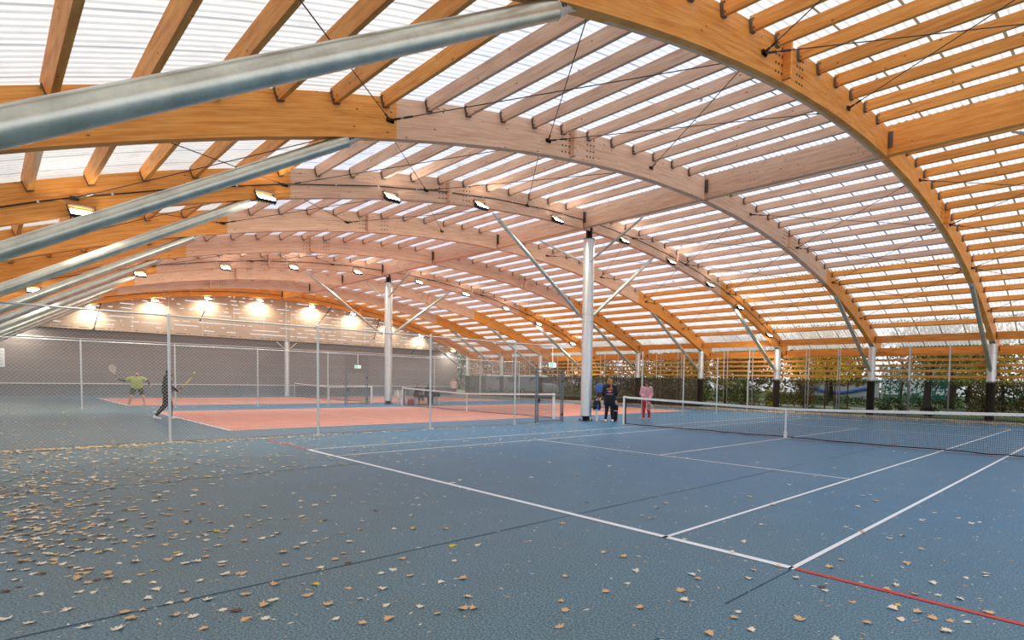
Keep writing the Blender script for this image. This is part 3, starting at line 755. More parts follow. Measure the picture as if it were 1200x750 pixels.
def person(loc, rz, J, fit, lab, scale=1.0):
    e = empty('person', loc, lab, 'person', None, rz); e.scale = (scale,)*3
    V_ = lambda p_: Vector(p_)
    b = MB(); pel, ch, nk, hd = map(V_, (J['pelvis'], J['chest'], J['neck'], J['head']))
    shR, shL = V_(J['shR']), V_(J['shL']); hpR, hpL = V_(J['hipR']), V_(J['hipL'])
    ax = (shL-shR).normalized()      # body left to right axis
    for s in (-1, 1):
        cap(b, ch+ax*.085*s, .10, pel+ax*.075*s, .105)
    cap(b, ch+Vector((0, 0, .06))-ax*.12, .07, ch+Vector((0, 0, .06))+ax*.12, .07); cap(b, ch+Vector((0, 0, .1)), .07, nk, .052)
    cap(b, nk, .052, hd-Vector((0, 0, .05)), .05)
    hf = V_(J.get('look', (0, 1, 0))).normalized(); hs = hf.cross(Vector((0, 0, 1))).normalized(); up = hs.cross(hf)
    # head: skull, jaw, nose, ears, brow
    b.ball(hd+up*.02, (.076, .090, .098), 16); b.ball(hd-hf*.015+up*.03, (.074, .080, .085), 14)
    cap(b, hd+hf*.035-up*.06, .045, hd+hf*.05-up*.085, .028); cap(b, hd-hs*.03-up*.045+hf*.02, .042, hd+hs*.03-up*.045+hf*.02, .042)
    cap(b, hd+hf*.083+up*.012, .010, hd+hf*.102-up*.018, .015, 8)
    cap(b, hd+hf*.078-hs*.02-up*.052, .009, hd+hf*.078+hs*.02-up*.052, .009, 8)
    cap(b, hd+hf*.072-hs*.035+up*.028, .012, hd+hf*.072+hs*.035+up*.028, .012, 8)
    for s in (-1, 1): cap(b, hd+hs*.078*s-up*.012, .014, hd+hs*.082*s+up*.02-hf*.008, .017, 8)
    arms = []
    for sd in 'RL':
        sh, el, wr = V_(J['sh'+sd]), V_(J['el'+sd]), V_(J['wr'+sd])
        cap(b, ch+Vector((0, 0, .07)), .07, sh, .058); cap(b, sh, .054, el, .040); cap(b, el, .040, wr, .027)
        hd_ = V_(J.get('hand'+sd, wr-el)).normalized(); sd_ = V_(J.get('side'+sd, (0, 1, 0))); pn = V_(J.get('palm'+sd, (1 if sd == 'R' else -1, 0, 0)))
        # local person: R is -x
        hand(b, wr, hd_, sd_, pn, J.get('curl'+sd, .5), -1)
    for sd in 'RL':
        hp, kn, an = V_(J['hip'+sd]), V_(J['kn'+sd]), V_(J['an'+sd]); td = V_(J.get('toe'+sd, (0, 1, 0))).normalized()
        cap(b, pel+(hp-pel)*.6, .10, hp, .095); cap(b, hp, .092, kn, .056); m_ = kn*.65+an*.35; back = -td*.012
        cap(b, kn, .056, m_+back, .056); cap(b, m_+back, .056, an, .036)
        cap(b, an-td*.03-Vector((0, 0, .035)), .036, an+td*.13-Vector((0, 0, .05)), .03)
    sk = fit.get('skin', SK)
    remesh(b, .0075, 'body', sk, e, smooth=3)
    # eyes
    b = MB()
    for s in (-1, 1): b.ball(hd+hf*.083+hs*.031*s+up*.008, .011, 8)
    b.build('eyes', M['black'], e)
    cl = lambda nm, c, r=.85: mat(nm, c, r, var=.12, vs=14)
    # top
    b = MB()
    bulk = fit.get('bulk', .018)
    for s in (-1, 1):
        cap(b, ch+ax*.085*s, .10+bulk, pel+ax*.078*s+Vector((0, 0, fit.get('hem', .0))), .108+bulk*1.2)
    cap(b, ch+Vector((0, 0, .06))-ax*.13, .072+bulk, ch+Vector((0, 0, .06))+ax*.13, .072+bulk); cap(b, ch+Vector((0, 0, .1)), .07+bulk, nk-Vector((0, 0, .015)), .062)
    for sd in 'RL':
        sh, el, wr = V_(J['sh'+sd]), V_(J['el'+sd]), V_(J['wr'+sd])
        cap(b, ch+Vector((0, 0, .07)), .07+bulk, sh, .06+bulk)
        if fit['sleeve'] == 'long': cap(b, sh, .058+bulk, el, .045+bulk); cap(b, el, .045+bulk, wr-(wr-el)*.06, .034+bulk*.7)
        else: cap(b, sh, .058+bulk, sh+(el-sh)*.6, .052+bulk)
    if fit.get('hood'): cap(b, nk-hf*.07-hs*.05-up*.01, .055, nk-hf*.07+hs*.05-up*.01, .055); cap(b, nk-hf*.10-up*.05, .055, nk-hf*.06+up*.02, .05)
    if fit.get('skirt'):        # long coat or loose hem flaring over the hips
        for s in (-1, 0, 1): cap(b, pel+ax*.08*s, .14, pel+ax*.13*s-Vector((0, 0, .20)), .115)
    top = remesh(b, .012, fit.get('topname', 'top'), cl('cloth_top', fit['top']), e)
    if fit.get('undersleeve'):
        for sd in 'RL':
            b = MB(); sh, el, wr = V_(J['sh'+sd]), V_(J['el'+sd]), V_(J['wr'+sd]); cap(b, sh+(el-sh)*.45, .052, el, .046); cap(b, el, .046, wr-(wr-el)*.05, .034)
            remesh(b, .01, 'arm_sleeve', cl('cloth_sleeve', fit['undersleeve']), e)
    # bottoms
    b = MB(); tb = .016
    for s in (-1, 1): cap(b, pel+ax*.07*s+Vector((0, 0, .04)), .108, pel+ax*.06*s-Vector((0, 0, .04)), .11)
    for sd in 'RL':
        hp, kn, an = V_(J['hip'+sd]), V_(J['kn'+sd]), V_(J['an'+sd])
        cap(b, pel+(hp-pel)*.6, .105, hp, .10+tb)
        if fit['legs'] == 'long': cap(b, hp, .094+tb, kn, .062+tb); cap(b, kn, .062+tb, an+(kn-an)*.06, .046+tb*.6)
        else: cap(b, hp, .096+tb, hp+(kn-hp)*.72, .083+tb)
    remesh(b, .012, 'trousers' if fit['legs'] == 'long' else 'shorts', cl('cloth_bottom', fit['bottom']), e)
    for sd in 'RL':
        an = V_(J['an'+sd]); td = V_(J.get('toe'+sd, (0, 1, 0))).normalized()
        b = MB(); cap(b, an-td*.035-Vector((0, 0, .04)), .045, an+td*.14-Vector((0, 0, .052)), .036); cap(b, an-td*.01, .048, an-td*.02-Vector((0, 0, .04)), .05)
        remesh(b, .01, 'shoe', mat('shoe', fit['shoe'], .6), e)
    # hair / headwear
    b = MB(); hh = fit.get('hair', 'short')
    b.ball(hd-hf*.012+up*.045, (.083, .092, .080), 16)
    for s in (-1, 1): cap(b, hd-hf*.03+hs*.05*s+up*.03, .038, hd-hf*.045+hs*.04*s-up*.04, .034)
    cap(b, hd-hf*.055-up*.05, .04, hd-hf*.05+up*.05, .05)
    if hh == 'curly':
        rr = random.Random(4)
        for i in range(46):
            a = rr.uniform(0, 2*PI); zz = rr.uniform(-.10, .12); q = hd-hf*.03+up*zz+(hs*math.cos(a)-hf*abs(math.sin(a)))*.098*math.sqrt(max(.1, 1-(zz/.16)**2)); b.ball(q, rr.uniform(.022, .034), 8)
        for i in range(30):
            t_ = i/29; q = hd-hf*(.09+.03*t_)+hs*(.02+.07*t_+rr.uniform(-.03, .03))-up*(.05+.26*t_); b.ball(q, .034-.012*t_, 8)
    if hh == 'beard': cap(b, hd+hf*.045-hs*.035-up*.07, .028, hd+hf*.045+hs*.035-up*.07, .028); cap(b, hd+hf*.06-up*.095, .03, hd+hf*.05-up*.07, .03)
    if hh == 'long':
        for s in (-1, 1): cap(b, hd+hs*.07*s-up*.0, .035, hd+hs*.08*s+hf*.0-up*.17, .035)
        cap(b, hd-hf*.07, .05, hd-hf*.07-up*.17, .05)
    remesh(b, .009, 'hair', mat('hair_strands', fit.get('haircol', (.02, .014, .01)), .8, var=.35, vs=40), e, smooth=1 if hh == 'curly' else 3)
    if fit.get('cap'):
        b = MB(); b.ball(hd-hf*.01+up*.058, (.090, .098, .075), 16); cap(b, hd+hf*.08+up*.055-hs*.035, .012, hd+hf*.145+up*.045-hs*.025, .008); cap(b, hd+hf*.08+up*.055+hs*.035, .012, hd+hf*.145+up*.045+hs*.025, .008); b.box(hd+hf*.10+up*.052, (.08, .07, .012))
        remesh(b, .008, 'cap', mat('cap_cloth', fit['cap'], .8), e)
    return e, top
def J0(**kw):
    j = dict(pelvis=(0, 0, .95), chest=(0, .0, 1.30), neck=(0, .01, 1.48), head=(0, .03, 1.605), shR=(-.185, 0, 1.42), shL=(.185, 0, 1.42),
             elR=(-.24, -.02, 1.14), elL=(.24, -.02, 1.14), wrR=(-.25, .06, .90), wrL=(.25, .06, .90),
             hipR=(-.095, 0, .90), hipL=(.095, 0, .90), knR=(-.11, .02, .49), knL=(.11, .02, .49), anR=(-.12, -.02, .09), anL=(.12, -.02, .09))
    j.update(kw); return j
def racket(loc, d, n_, c, lab, grp='tennis rackets'):
    """grip at loc, d towards the head, n_ = normal of the strings"""
    d = Vector(d).normalized(); n_ = Vector(n_); n_ = (n_-n_.dot(d)*d).normalized(); s = d.cross(n_)
    e = empty('tennis_racket', loc, lab, 'racket', grp)
    b = MB(); b.tube([d*-.09, d*.11], .016, 10); b.build('grip', mat('racket_grip', (.03, .03, .03), .8), e)
    fm = mat('racket_frame', c, .35); b = MB(); hc = d*.42
    pts = [hc+d*.165*math.cos(2*PI*i/28)+s*.125*math.sin(2*PI*i/28) for i in range(29)]; b.tube(pts, .011, 8, caps=False)
    for q in (-1, 1): b.tube([d*.10+s*.008*q, d*.19+s*.03*q, d*.29+s*.078*q], .010, 8)
    b.build('frame', fm, e, True)
    b = MB()
    for i in range(-7, 8):
        a = i*.016; h_ = .165*math.sqrt(max(0, 1-(a/.125)**2)); b.beam(hc+s*a-d*h_, hc+s*a+d*h_, .0022, .0022)
    for i in range(-9, 10):
        a = i*.017; h_ = .125*math.sqrt(max(0, 1-(a/.165)**2)); b.beam(hc+d*a-s*h_, hc+d*a+s*h_, .0022, .0022)
    b.build('strings', mat('racket_strings', (.75, .72, .62), .5), e)
def wp(loc, rz, q):
    return Vector(loc)+Matrix.Rotation(rz, 3, 'Z') @ Vector(q)
def ball_(loc, lab):
    b = MB(); b.ball((0, 0, 0), .034, 14); o = b.build('tennis_ball', mat('felt_yellow', (.62, .78, .06), .9), smooth=True, loc=loc); tag(o, lab, 'ball', 'tennis balls')
TOCAM = math.atan2(.73, -.685)     # heading that looks away from the camera
# woman in black, seen from behind
e, top = person((-13.17, 12.48, 0), TOCAM-PI/2-.05, J0(elR=(-.26, .02, 1.15), wrR=(-.20, .20, 1.0), elL=(.26, .03, 1.15), wrL=(.17, .22, .99), look=(.15, 1, -.12),
    handR=(.3, .9, .1), handL=(-.3, .9, .1), anR=(-.15, -.02, .09), anL=(.13, .02, .09)),
    dict(top=(.008, .009, .018), sleeve='long', bulk=.035, hood=True, skirt=True, legs='long', bottom=(.006, .006, .008), shoe=(.80, .70, .68), hair='curly', haircol=(.40, .17, .055), topname='hooded_jacket'),
    'person seen from behind in black hooded jacket with pink back print, curly blond hair', 1.0)
from mathutils.bvhtree import BVHTree
bv = BVHTree.FromPolygons([v.co.copy() for v in top.data.vertices], [tuple(p_.vertices) for p_ in top.data.polygons])
b = MB()
def stick(x, z, w_, h_):
    h = bv.ray_cast(Vector((x, -1, z)), Vector((0, 1, 0)))
    if h[0]: b.box(h[0]+Vector((0, -.004, 0)), (w_, .008, h_))
for i in range(9):
    a = (i-4)*.027; stick(a, 1.345-abs(i-4)**1.6*.0028, .017, .045); 
for i in range(10):
    a = (i-4.5)*.025; stick(a, 1.125+abs(i-4.5)*.001, .015, .035)
for i in range(22):
    a = 2*PI*i/22; stick(.055*math.cos(a), 1.235+.04*math.sin(a), .014, .014)
for i in range(6): stick(-.04+.016*i, 1.235, .010, .04)
for i in (-1, 1): stick(i*.088, 1.235, .02, .03)
b.build('back_print', mat('pink_print', (.85, .33, .36), .7), top)
# person in pink hoodie and red trousers, facing the camera, holding a racket down
L2, rz2 = (-13.2, 14.92, 0), TOCAM+PI/2+.15
person(L2, rz2, J0(elR=(-.25, .02, 1.15), wrR=(-.10, .20, .95), elL=(.25, .02, 1.15), wrL=(.13, .22, .96), look=(.05, 1, -.2), handR=(.8, .5, -.2), handL=(-.8, .5, -.2), curlR=1.2, curlL=1.2, anR=(-.15, 0, .09), anL=(.13, .05, .09)),
    dict(top=(.55, .27, .30), sleeve='long', bulk=.03, hood=True, legs='long', bottom=(.52, .02, .02), shoe=(.72, .42, .38), hair='long', haircol=(.02, .012, .01), cap=(.012, .012, .016), topname='hooded_top', skin=SKD),
    'person in pink hooded top, red trousers and black cap holding a racket behind the net', .97)
racket(wp(L2, rz2, (.15, .30, .95)), Matrix.Rotation(rz2, 3, 'Z') @ Vector((-.50, .05, -.80)), (Matrix.Rotation(rz2, 3, 'Z') @ Vector((.1, 1, .2))), (.75, .72, .70), 'pale racket held low by the person in red trousers')
# man in blue jacket and dark shorts, walking away in the background
person((-25.1, 24.9, 0), TOCAM-PI/2-.35, J0(elR=(-.25, -.10, 1.15), wrR=(-.22, -.02, .92), elL=(.25, .06, 1.15), wrL=(.22, .24, .98), knR=(-.10, .12, .50), anR=(-.10, -.08, .11), knL=(.11, -.04, .50), anL=(.12, -.30, .20), toeL=(0, .8, -.6), look=(.5, 1, 0)),
    dict(top=(.045, .16, .46), sleeve='long', bulk=.02, legs='short', bottom=(.05, .048, .045), shoe=(.75, .72, .70), haircol=(.16, .07, .03), topname='jacket'),
    'person in blue jacket and dark shorts walking away on the far red court', .98)
def mirror(j):
    m_ = {}
    for k_, v_ in j.items():
        if k_[:4] in ('curl',): m_[k_[:4]+('L' if k_[-1] == 'R' else 'R')] = v_; continue
        nk_ = k_[:-1]+('L' if k_[-1] == 'R' else 'R') if k_[-1] in 'RL' else k_
        m_[nk_] = (-v_[0], v_[1], v_[2])
    j2 = {}
    for k_, v_ in m_.items(): j2[k_] = v_
    # keep R on -x: after mirroring R sits at +x, swap the axis back by name
    return j2
# player in green shirt, racket arm stretched to the left of the picture
L1, rz1 = (-34.0, .42, 0), -PI/2-.15
person(L1, rz1, mirror(J0(pelvis=(0, 0, .86), chest=(-.02, .05, 1.19), neck=(-.01, .08, 1.36), head=(.02, .11, 1.485), shR=(-.19, .03, 1.30), shL=(.18, .05, 1.30),
    elR=(-.45, .02, 1.15), wrR=(-.70, .06, 1.24), elL=(.40, .10, 1.16), wrL=(.50, .20, .97), handR=(-.5, .1, .8), palmR=(.3, 1, .2), sideR=(0, 1, 0), curlR=1.3,
    hipR=(-.11, 0, .82), hipL=(.11, 0, .82), knR=(-.20, .14, .46), anR=(-.30, -.02, .10), knL=(.22, .14, .46), anL=(.28, .04, .09), look=(-.5, .8, 0))),
    dict(top=(.34, .38, .09), sleeve='short', bulk=.035, undersleeve=(.012, .012, .014), legs='short', bottom=(.018, .015, .013), shoe=(.30, .28, .27), haircol=(.10, .04, .02), hair='beard', topname='shirt'),
    'player in olive green shirt and black shorts lunging with one arm stretched out', 1.05)
racket(wp(L1, rz1, (.79, .10, 1.42)), Matrix.Rotation(rz1, 3, 'Z') @ Vector((.30, .02, .95)), Matrix.Rotation(rz1, 3, 'Z') @ Vector((.1, 1, .1)), (.70, .50, .40), 'racket raised by the player in the green shirt')
# player in black seen from the side, behind the fence post
L3, rz3 = (-22.5, -.42, 0), -.12
person(L3, rz3, J0(elR=(-.22, .02, 1.14), wrR=(-.15, .24, 1.02), elL=(.22, .04, 1.14), wrL=(.10, .28, 1.0), chest=(0, .02, 1.30), neck=(0, .05, 1.48), head=(0, .08, 1.605), handR=(.3, .9, .1), handL=(-.2, .9, .15), curlR=1.2, curlL=1.1,
    knR=(-.10, .10, .50), anR=(-.10, .10, .09), knL=(.10, -.06, .50), anL=(.11, -.32, .13), toeL=(0, .85, -.3), look=(0, 1, .05)),
    dict(top=(.035, .03, .022), sleeve='long', bulk=.03, legs='long', bottom=(.02, .018, .016), shoe=(.75, .72, .66), haircol=(.01, .008, .007), hair='beard', hood=True, topname='jacket', skin=SKD),
    'player in dark jacket and trousers with white shoes, side on behind the tall fence post', 1.02)
racket(wp(L3, rz3, (.05, .36, 1.05)), Matrix.Rotation(rz3, 3, 'Z') @ Vector((-.05, .60, .72)), Matrix.Rotation(rz3, 3, 'Z') @ Vector((.15, .77, -.64)), (.62, .52, .12), 'yellow racket held in front by the player in dark clothes')
ball_(wp(L3, rz3, (.04, .80, 1.66)), 'tennis ball tossed just above the yellow racket')
ball_((-27.8, -2.74, .034), 'bright yellow tennis ball lying on the blue floor behind the fence')
# person in light grey shirt at the far end of the hall
person((-37.0, 20.75, 0), TOCAM+PI/2, J0(elR=(-.26, .12, 1.16), wrR=(-.20, .26, 1.34), elL=(.26, .12, 1.16), wrL=(.12, .28, 1.36), handR=(.2, .3, .9), handL=(-.2, .3, .9)),
    dict(top=(.50, .42, .40), sleeve='short', legs='short', bottom=(.03, .03, .035), shoe=(.4, .4, .4), haircol=(.45, .12, .04), topname='shirt'),
    'person in pale grey shirt and dark shorts, hands raised, near the far corner', .96)
# two people seated on the long further bench
def seated(loc, rz, fit, lab, lean=.12):
    person(loc, rz, J0(pelvis=(0, 0, .57), chest=(0, lean, .90), neck=(0, lean+.05, 1.08), head=(0, lean+.08, 1.20), shR=(-.18, lean, 1.02), shL=(.18, lean, 1.02), elR=(-.24, lean+.10, .78), wrR=(-.16, .36, .68), elL=(.24, lean+.10, .78), wrL=(.16, .36, .68),
        handR=(.3, .9, -.2), handL=(-.3, .9, -.2), hipR=(-.10, .03, .55), hipL=(.10, .03, .55), knR=(-.14, .46, .54), knL=(.14, .46, .54), anR=(-.15, .44, .09), anL=(.15, .50, .09)), fit, lab, .97)
seated((-29.92, 13.45, 0), math.radians(-80), dict(top=(.02, .018, .016), sleeve='long', legs='long', bottom=(.03, .02, .02), shoe=(.1, .1, .1), haircol=(.03, .02, .012), hood=True, topname='jacket'), 'person in black jacket seated at the left of the long further bench')
seated((-29.92, 14.2, 0), math.radians(-95), dict(top=(.012, .012, .014), sleeve='long', legs='long', bottom=(.015, .015, .018), shoe=(.1, .1, .1), haircol=(.03, .02, .012), hair='long', topname='jacket'), 'person in black leaning forward, seated second from the left on the long further bench', .22)
# ================================================================== OUTSIDE
M['grass'] = mat('grass_lawn', (.115, .17, .03), .9, var=.35, vs=1.2); M['gravel'] = mat('pale_gravel', (.42, .40, .36), .9, var=.1)
b = MB(); b.box((-30, 85, -.06), (260, 108.6, .08)); tag(b.build('ground', M['grass']), kind='structure')
b = MB(); b.box((-30, 40.5, -.018), (260, 3.6, .02)); b.box((-30, 56, -.018), (260, 2.4, .02)); tag(b.build('ground', M['gravel']), kind='structure')
b = MB(); b.box((-110, 0, -.06), (123, 61, .06)); tag(b.build('ground', M['gravel']), kind='structure')
BARK = mat('bark', (.10, .075, .055), .95, var=.35, vs=9); BARK2 = mat('dark_bark', (.045, .035, .028), .95, var=.3, vs=9)
def leafm(nm, c): return mat(nm, c, .75, var=.35, vs=3)
LF = dict(yellow=leafm('leaf_yellow', (.55, .40, .03)), green=leafm('leaf_green', (.09, .17, .025)), brown=leafm('leaf_brown', (.24, .13, .035)), olive=leafm('leaf_olive', (.17, .17, .03)), dark=leafm('leaf_dark', (.03, .05, .015)))
def leaves(b, c, rad, n_, sz, rr, mi=0):
    for _ in range(n_):
        while True:
            q = Vector((rr.uniform(-1, 1), rr.uniform(-1, 1), rr.uniform(-1, 1)))
            if q.length < 1: break
        q = Vector((c[0]+q.x*rad[0], c[1]+q.y*rad[1], c[2]+q.z*rad[2])); s = sz*rr.uniform(.6, 1.3)
        a = Vector((rr.gauss(0, 1), rr.gauss(0, 1), rr.gauss(0, 1))).normalized(); c2 = a.cross(Vector((rr.gauss(0, 1), rr.gauss(0, 1), rr.gauss(0, 1)))).normalized()
        b.add([q-a*s, q+c2*s*.45, q+a*s, q-c2*s*.45], [(0, 1, 2, 3)], mi)
def tree(loc, H, r0, crown, leafset, n_, lab, seed, bark=None, sz=.13, spread=1.0, fork=.35, low=.8):
    rr = random.Random(seed); e = empty('tree', loc, lab, 'tree', 'trees in the park')
    b = MB(); tips = []
    def grow(p_, d, L, r, dep):
        pts = [p_]; q = p_.copy(); dd = d.copy()
        for i in range(4):
            dd = (dd+Vector((rr.gauss(0, .10), rr.gauss(0, .10), rr.gauss(0, .05)+.03))).normalized(); q = q+dd*L/4; pts.append(q.copy())
        b.tube(pts, [r*(1-.12*i) for i in range(5)], 8 if dep < 2 else 5)
        if dep >= 4: tips.append(q); return
        for i in range(3 if dep else 4):
            a = rr.uniform(0, 2*PI); t_ = rr.uniform(.35, .85)*spread; perp = Vector((math.cos(a), math.sin(a), 0))
            st = pts[2+rr.randrange(3)] if dep else pts[4]
            grow(st, (dd+perp*t_).normalized(), L*rr.uniform(.55, .75), r*.52, dep+1)
        if dep > 1: tips.append(q)
    grow(Vector((0, 0, -.1)), Vector((0, 0, 1)), H*fork, r0, 0)
    b.build('trunk', bark or BARK, e, True)
    b = MB(); keys = leafset
    for i in range(n_):
        tp = tips[rr.randrange(len(tips))]; leaves(b, tp, (crown*.28,)*3, 2, sz, rr, rr.randrange(len(keys)))
    for i in range(int(n_*low)):
        a = rr.uniform(0, 2*PI); q = math.sqrt(rr.random())*crown*.8; leaves(b, (q*math.cos(a), q*math.sin(a), rr.uniform(1.9, 6.5)), (.5, .5, .35), 5, sz, rr, rr.randrange(len(keys)))
    b.build('foliage', [LF[k_] for k_ in keys], e)
def shrub(loc, r, h, n_, leafset, lab, seed, sz=.09, stems=True, name='shrub'):
    rr = random.Random(seed); e = empty(name, loc, lab, 'shrub', 'shrubs outside the park side screen')
    b = MB()
    for i in range(14):
        a = rr.uniform(0, 2*PI); t_ = rr.uniform(.1, .9)*r; b.tube([(0, 0, 0), (t_*.4*math.cos(a), t_*.4*math.sin(a), h*.5), (t_*math.cos(a), t_*math.sin(a), h*rr.uniform(.75, 1.02))], [.02, .014, .006], 5)
    b.build('stems', BARK2, e)
    b = MB()
    for i in range(n_//10):
        a = rr.uniform(0, 2*PI); q = math.sqrt(rr.random())*r*.85; leaves(b, (q*math.cos(a), q*math.sin(a), rr.uniform(.12, .95)*h), (.22*r+.06,)*2+(.12*h,), 10, sz, rr, rr.randrange(len(leafset)))
    b.build('foliage', [LF[k_] for k_ in leafset], e)
# shrubs behind the screen: (x, y, radius, height, leaves, set)
SH = [(-22.7, 33.4, 1.3, 1.8, ['green', 'olive'], 'mid green leafy shrub behind the windscreen'), (-20.4, 34.0, 1.2, 2.0, ['olive', 'yellow', 'green'], 'yellowish shrub behind the windscreen'), (-18.3, 33.2, 1.2, 1.7, ['green', 'olive'], 'bright green shrub just left of the third park side column'),
      (-15.9, 32.9, .9, 1.5, ['yellow', 'green'], 'lime green shrub left of the third park side column'), (-14.4, 34.2, 1.1, 2.1, ['brown', 'olive'], 'bushy brown twiggy shrub right of the third park side column'), (-25.6, 34, 1.4, 1.9, ['dark', 'brown'], 'dark shrub behind the dense windscreen'),
      (-28.8, 34, 1.5, 1.8, ['dark', 'olive'], 'dark olive shrub behind the dense windscreen'), (-8.4, 31.5, .45, .5, ['dark', 'green'], 'small dark green low plant left of the ivy trunk'), (-7.5, 31.6, .5, .55, ['dark', 'green'], 'small leafy low plant in front of the teal enclosure'), (-6.1, 31.6, .5, .5, ['dark'], 'small dark low plant right of the ivy trunk'),
      (-3.6, 32.6, .9, 1.9, ['brown', 'olive'], 'reddish brown bare shrub beside the nearest park side column'), (-1.6, 32.2, 1.3, 1.9, ['dark', 'green', 'brown'], 'dense dark evergreen bush at the right edge'), (.8, 32.4, 1.3, 2.1, ['dark', 'brown'], 'dense dark bush beyond the right edge'),
      (-10.9, 31.6, .5, .35, ['green', 'yellow'], 'low bright green ground plant right of the third column'), (-12.6, 31.4, .6, .30, ['green'], 'low spreading green plant under the garden stakes'), (-17.2, 31.4, .7, .35, ['green', 'yellow'], 'low yellow green plant left of the third column')]
for i, (x, y, r, h, ls_, lab) in enumerate(SH): shrub((x, y, 0), r, h, int(900*r*h) if h > .6 else 420, ls_, lab, 40+i, sz=.075 if h > .6 else .06)
TR = [((-16.6, 44, 0), 9, .14, 3.4, ['yellow'], 700, 'slender tree with bright yellow autumn leaves'), ((-8.75, 42.6, 0), 11, .33, 3.6, ['green', 'olive'], 620, 'tall tree with an ivy covered trunk beside the teal enclosure'), ((-8.6, 49, 0), 12, .42, 4, ['brown', 'olive'], 320, 'thick bare trunked tree behind the ivy covered one'),
      ((-4.6, 46, 0), 10, .14, 4, ['olive', 'yellow'], 620, 'tree with yellow green leaves near the right edge'), ((-12.8, 51, 0), 11, .14, 3.4, ['brown'], 260, 'nearly bare tree beyond the garden stakes'), ((-20.5, 48, 0), 10, .14, 4, ['yellow', 'brown'], 560, 'yellow brown tree left of the bright yellow one'), ((-26, 46, 0), 10, .14, 4, ['olive', 'brown'], 600, 'olive brown tree behind the fourth park side column'),
      ((-32, 48, 0), 11, .14, 4, ['olive', 'yellow'], 620, 'olive tree behind the middle of the slatted screen'), ((-39, 47, 0), 11, .14, 4, ['olive', 'yellow'], 620, 'yellow olive tree above the parked vans'), ((-47, 48, 0), 11, .14, 4, ['brown', 'olive'], 620, 'brown olive tree left of the vans'), ((-57, 47, 0), 11, .14, 4.2, ['olive'], 620, 'olive tree seen past the end of the gable wall'),
      ((-45, 45.5, 0), 9, .14, 3.8, ['brown', 'olive', 'yellow'], 700, 'brownish leafy tree right behind the right van'), ((-52, 46, 0), 9, .14, 3.8, ['brown', 'olive'], 700, 'brown leafy tree right behind the left van'), ((-60, 46, 0), 9, .14, 4, ['olive', 'brown'], 700, 'broad olive brown tree left of the parked vans'), ((-68, 47, 0), 10, .14, 4.2, ['brown', 'olive'], 700, 'brown tree seen at the far left end of the slatted screen'), ((-77, 48, 0), 10, .14, 4.4, ['olive', 'green'], 700, 'leftmost green tree of the park'),
      ((0.5, 45, 0), 10, .14, 4, ['olive', 'brown'], 500, 'tree beyond the right edge of the hall'), ((-23, 62, 0), 13, .3, 5, ['olive', 'brown'], 520, 'distant olive brown tree'), ((-36, 66, 0), 13, .3, 5, ['green', 'brown'], 560, 'distant green tree behind the vans'), ((-12, 75, 0), 14, .3, 5.4, ['green', 'olive'], 560, 'distant green tree behind the pavilion'), ((-3, 72, 0), 14, .3, 5.4, ['green', 'brown'], 560, 'distant tree behind the bare trunk'), ((-50, 70, 0), 14, .3, 6, ['olive', 'brown'], 560, 'most distant olive tree on the left')]
for i, (l_, H, r0, cr, ls_, n_, lab) in enumerate(TR): tree(l_, H, r0, cr, ls_, n_, lab, 70+i, BARK2 if i % 2 else BARK, sz=.13 if l_[1] < 55 else .30, fork=.24, low=.35 if 'bare' in lab else .85)
# hedges
def hedge(x0, x1, y, h, lab, seed, ls_=('dark', 'green'), sz=.10, dn=170):
    rr = random.Random(seed); e = empty('hedge', ((x0+x1)/2, y, 0), lab, 'hedge'); L = x1-x0
    b = MB()
    for i in range(int(L*dn)): leaves(b, (rr.uniform(-L/2, L/2), rr.uniform(-.35, .35), rr.uniform(.08, h)), (.08,)*3, 1, sz, rr, rr.randrange(len(ls_)))
    b.build('foliage', [LF[k_] for k_ in ls_], e)
    b = MB()
    for i in range(int(L)): b.tube([(-L/2+i+.4, 0, 0), (-L/2+i+.4+rr.uniform(-.2, .2), 0, h*.8)], .02, 5)
    b.build('stems', BARK2, e)
hedge(-22, -3, 46.3, .75, 'low dark clipped hedge along the park path', 5)
hedge(-170, -18, 84, 4.6, 'tall olive hedge closing the park in the distance', 6, ('olive', 'brown'), .34, 60)
hedge(-18, 22, 84, 3.6, 'tall green hedge far behind the pavilion', 7, ('green', 'dark'), .30, 80)
hedge(-90, -27.5, 43.6, 2.3, 'dark brown hedge behind the parked vans and the dense windscreens', 8, ('dark', 'brown', 'olive'), .16, 150)
# garden stakes round a young tree
for i, (x, y) in enumerate(((-13.25, 35), (-12.75, 35.4), (-12.3, 35.0), (-11.85, 35.3))):
    b = MB(); b.tube([(0, 0, 0), (0, 0, 1.75)], .045, 10); b.tube([(0, 0, 1.75), (0, 0, 1.78)], [.045, .02], 10); o = b.build('garden_stake', mat('stake_wood', (.13, .06, .035), .8, var=.2), smooth=True, loc=(x, y, 0)); tag(o, 'reddish wooden garden stake behind the windscreen, %s from the left' % ['first', 'second', 'third', 'fourth'][i], 'stake', 'garden stakes')
b = MB(); b.box((0, 0, 0), (1.5, .04, .07)); o = b.build('stake_rail', mat('rail_wood', (.16, .08, .045), .8), loc=(-12.5, 34.93, 1.68)); tag(o, 'thin wooden rail tying the garden stakes together', 'rail')
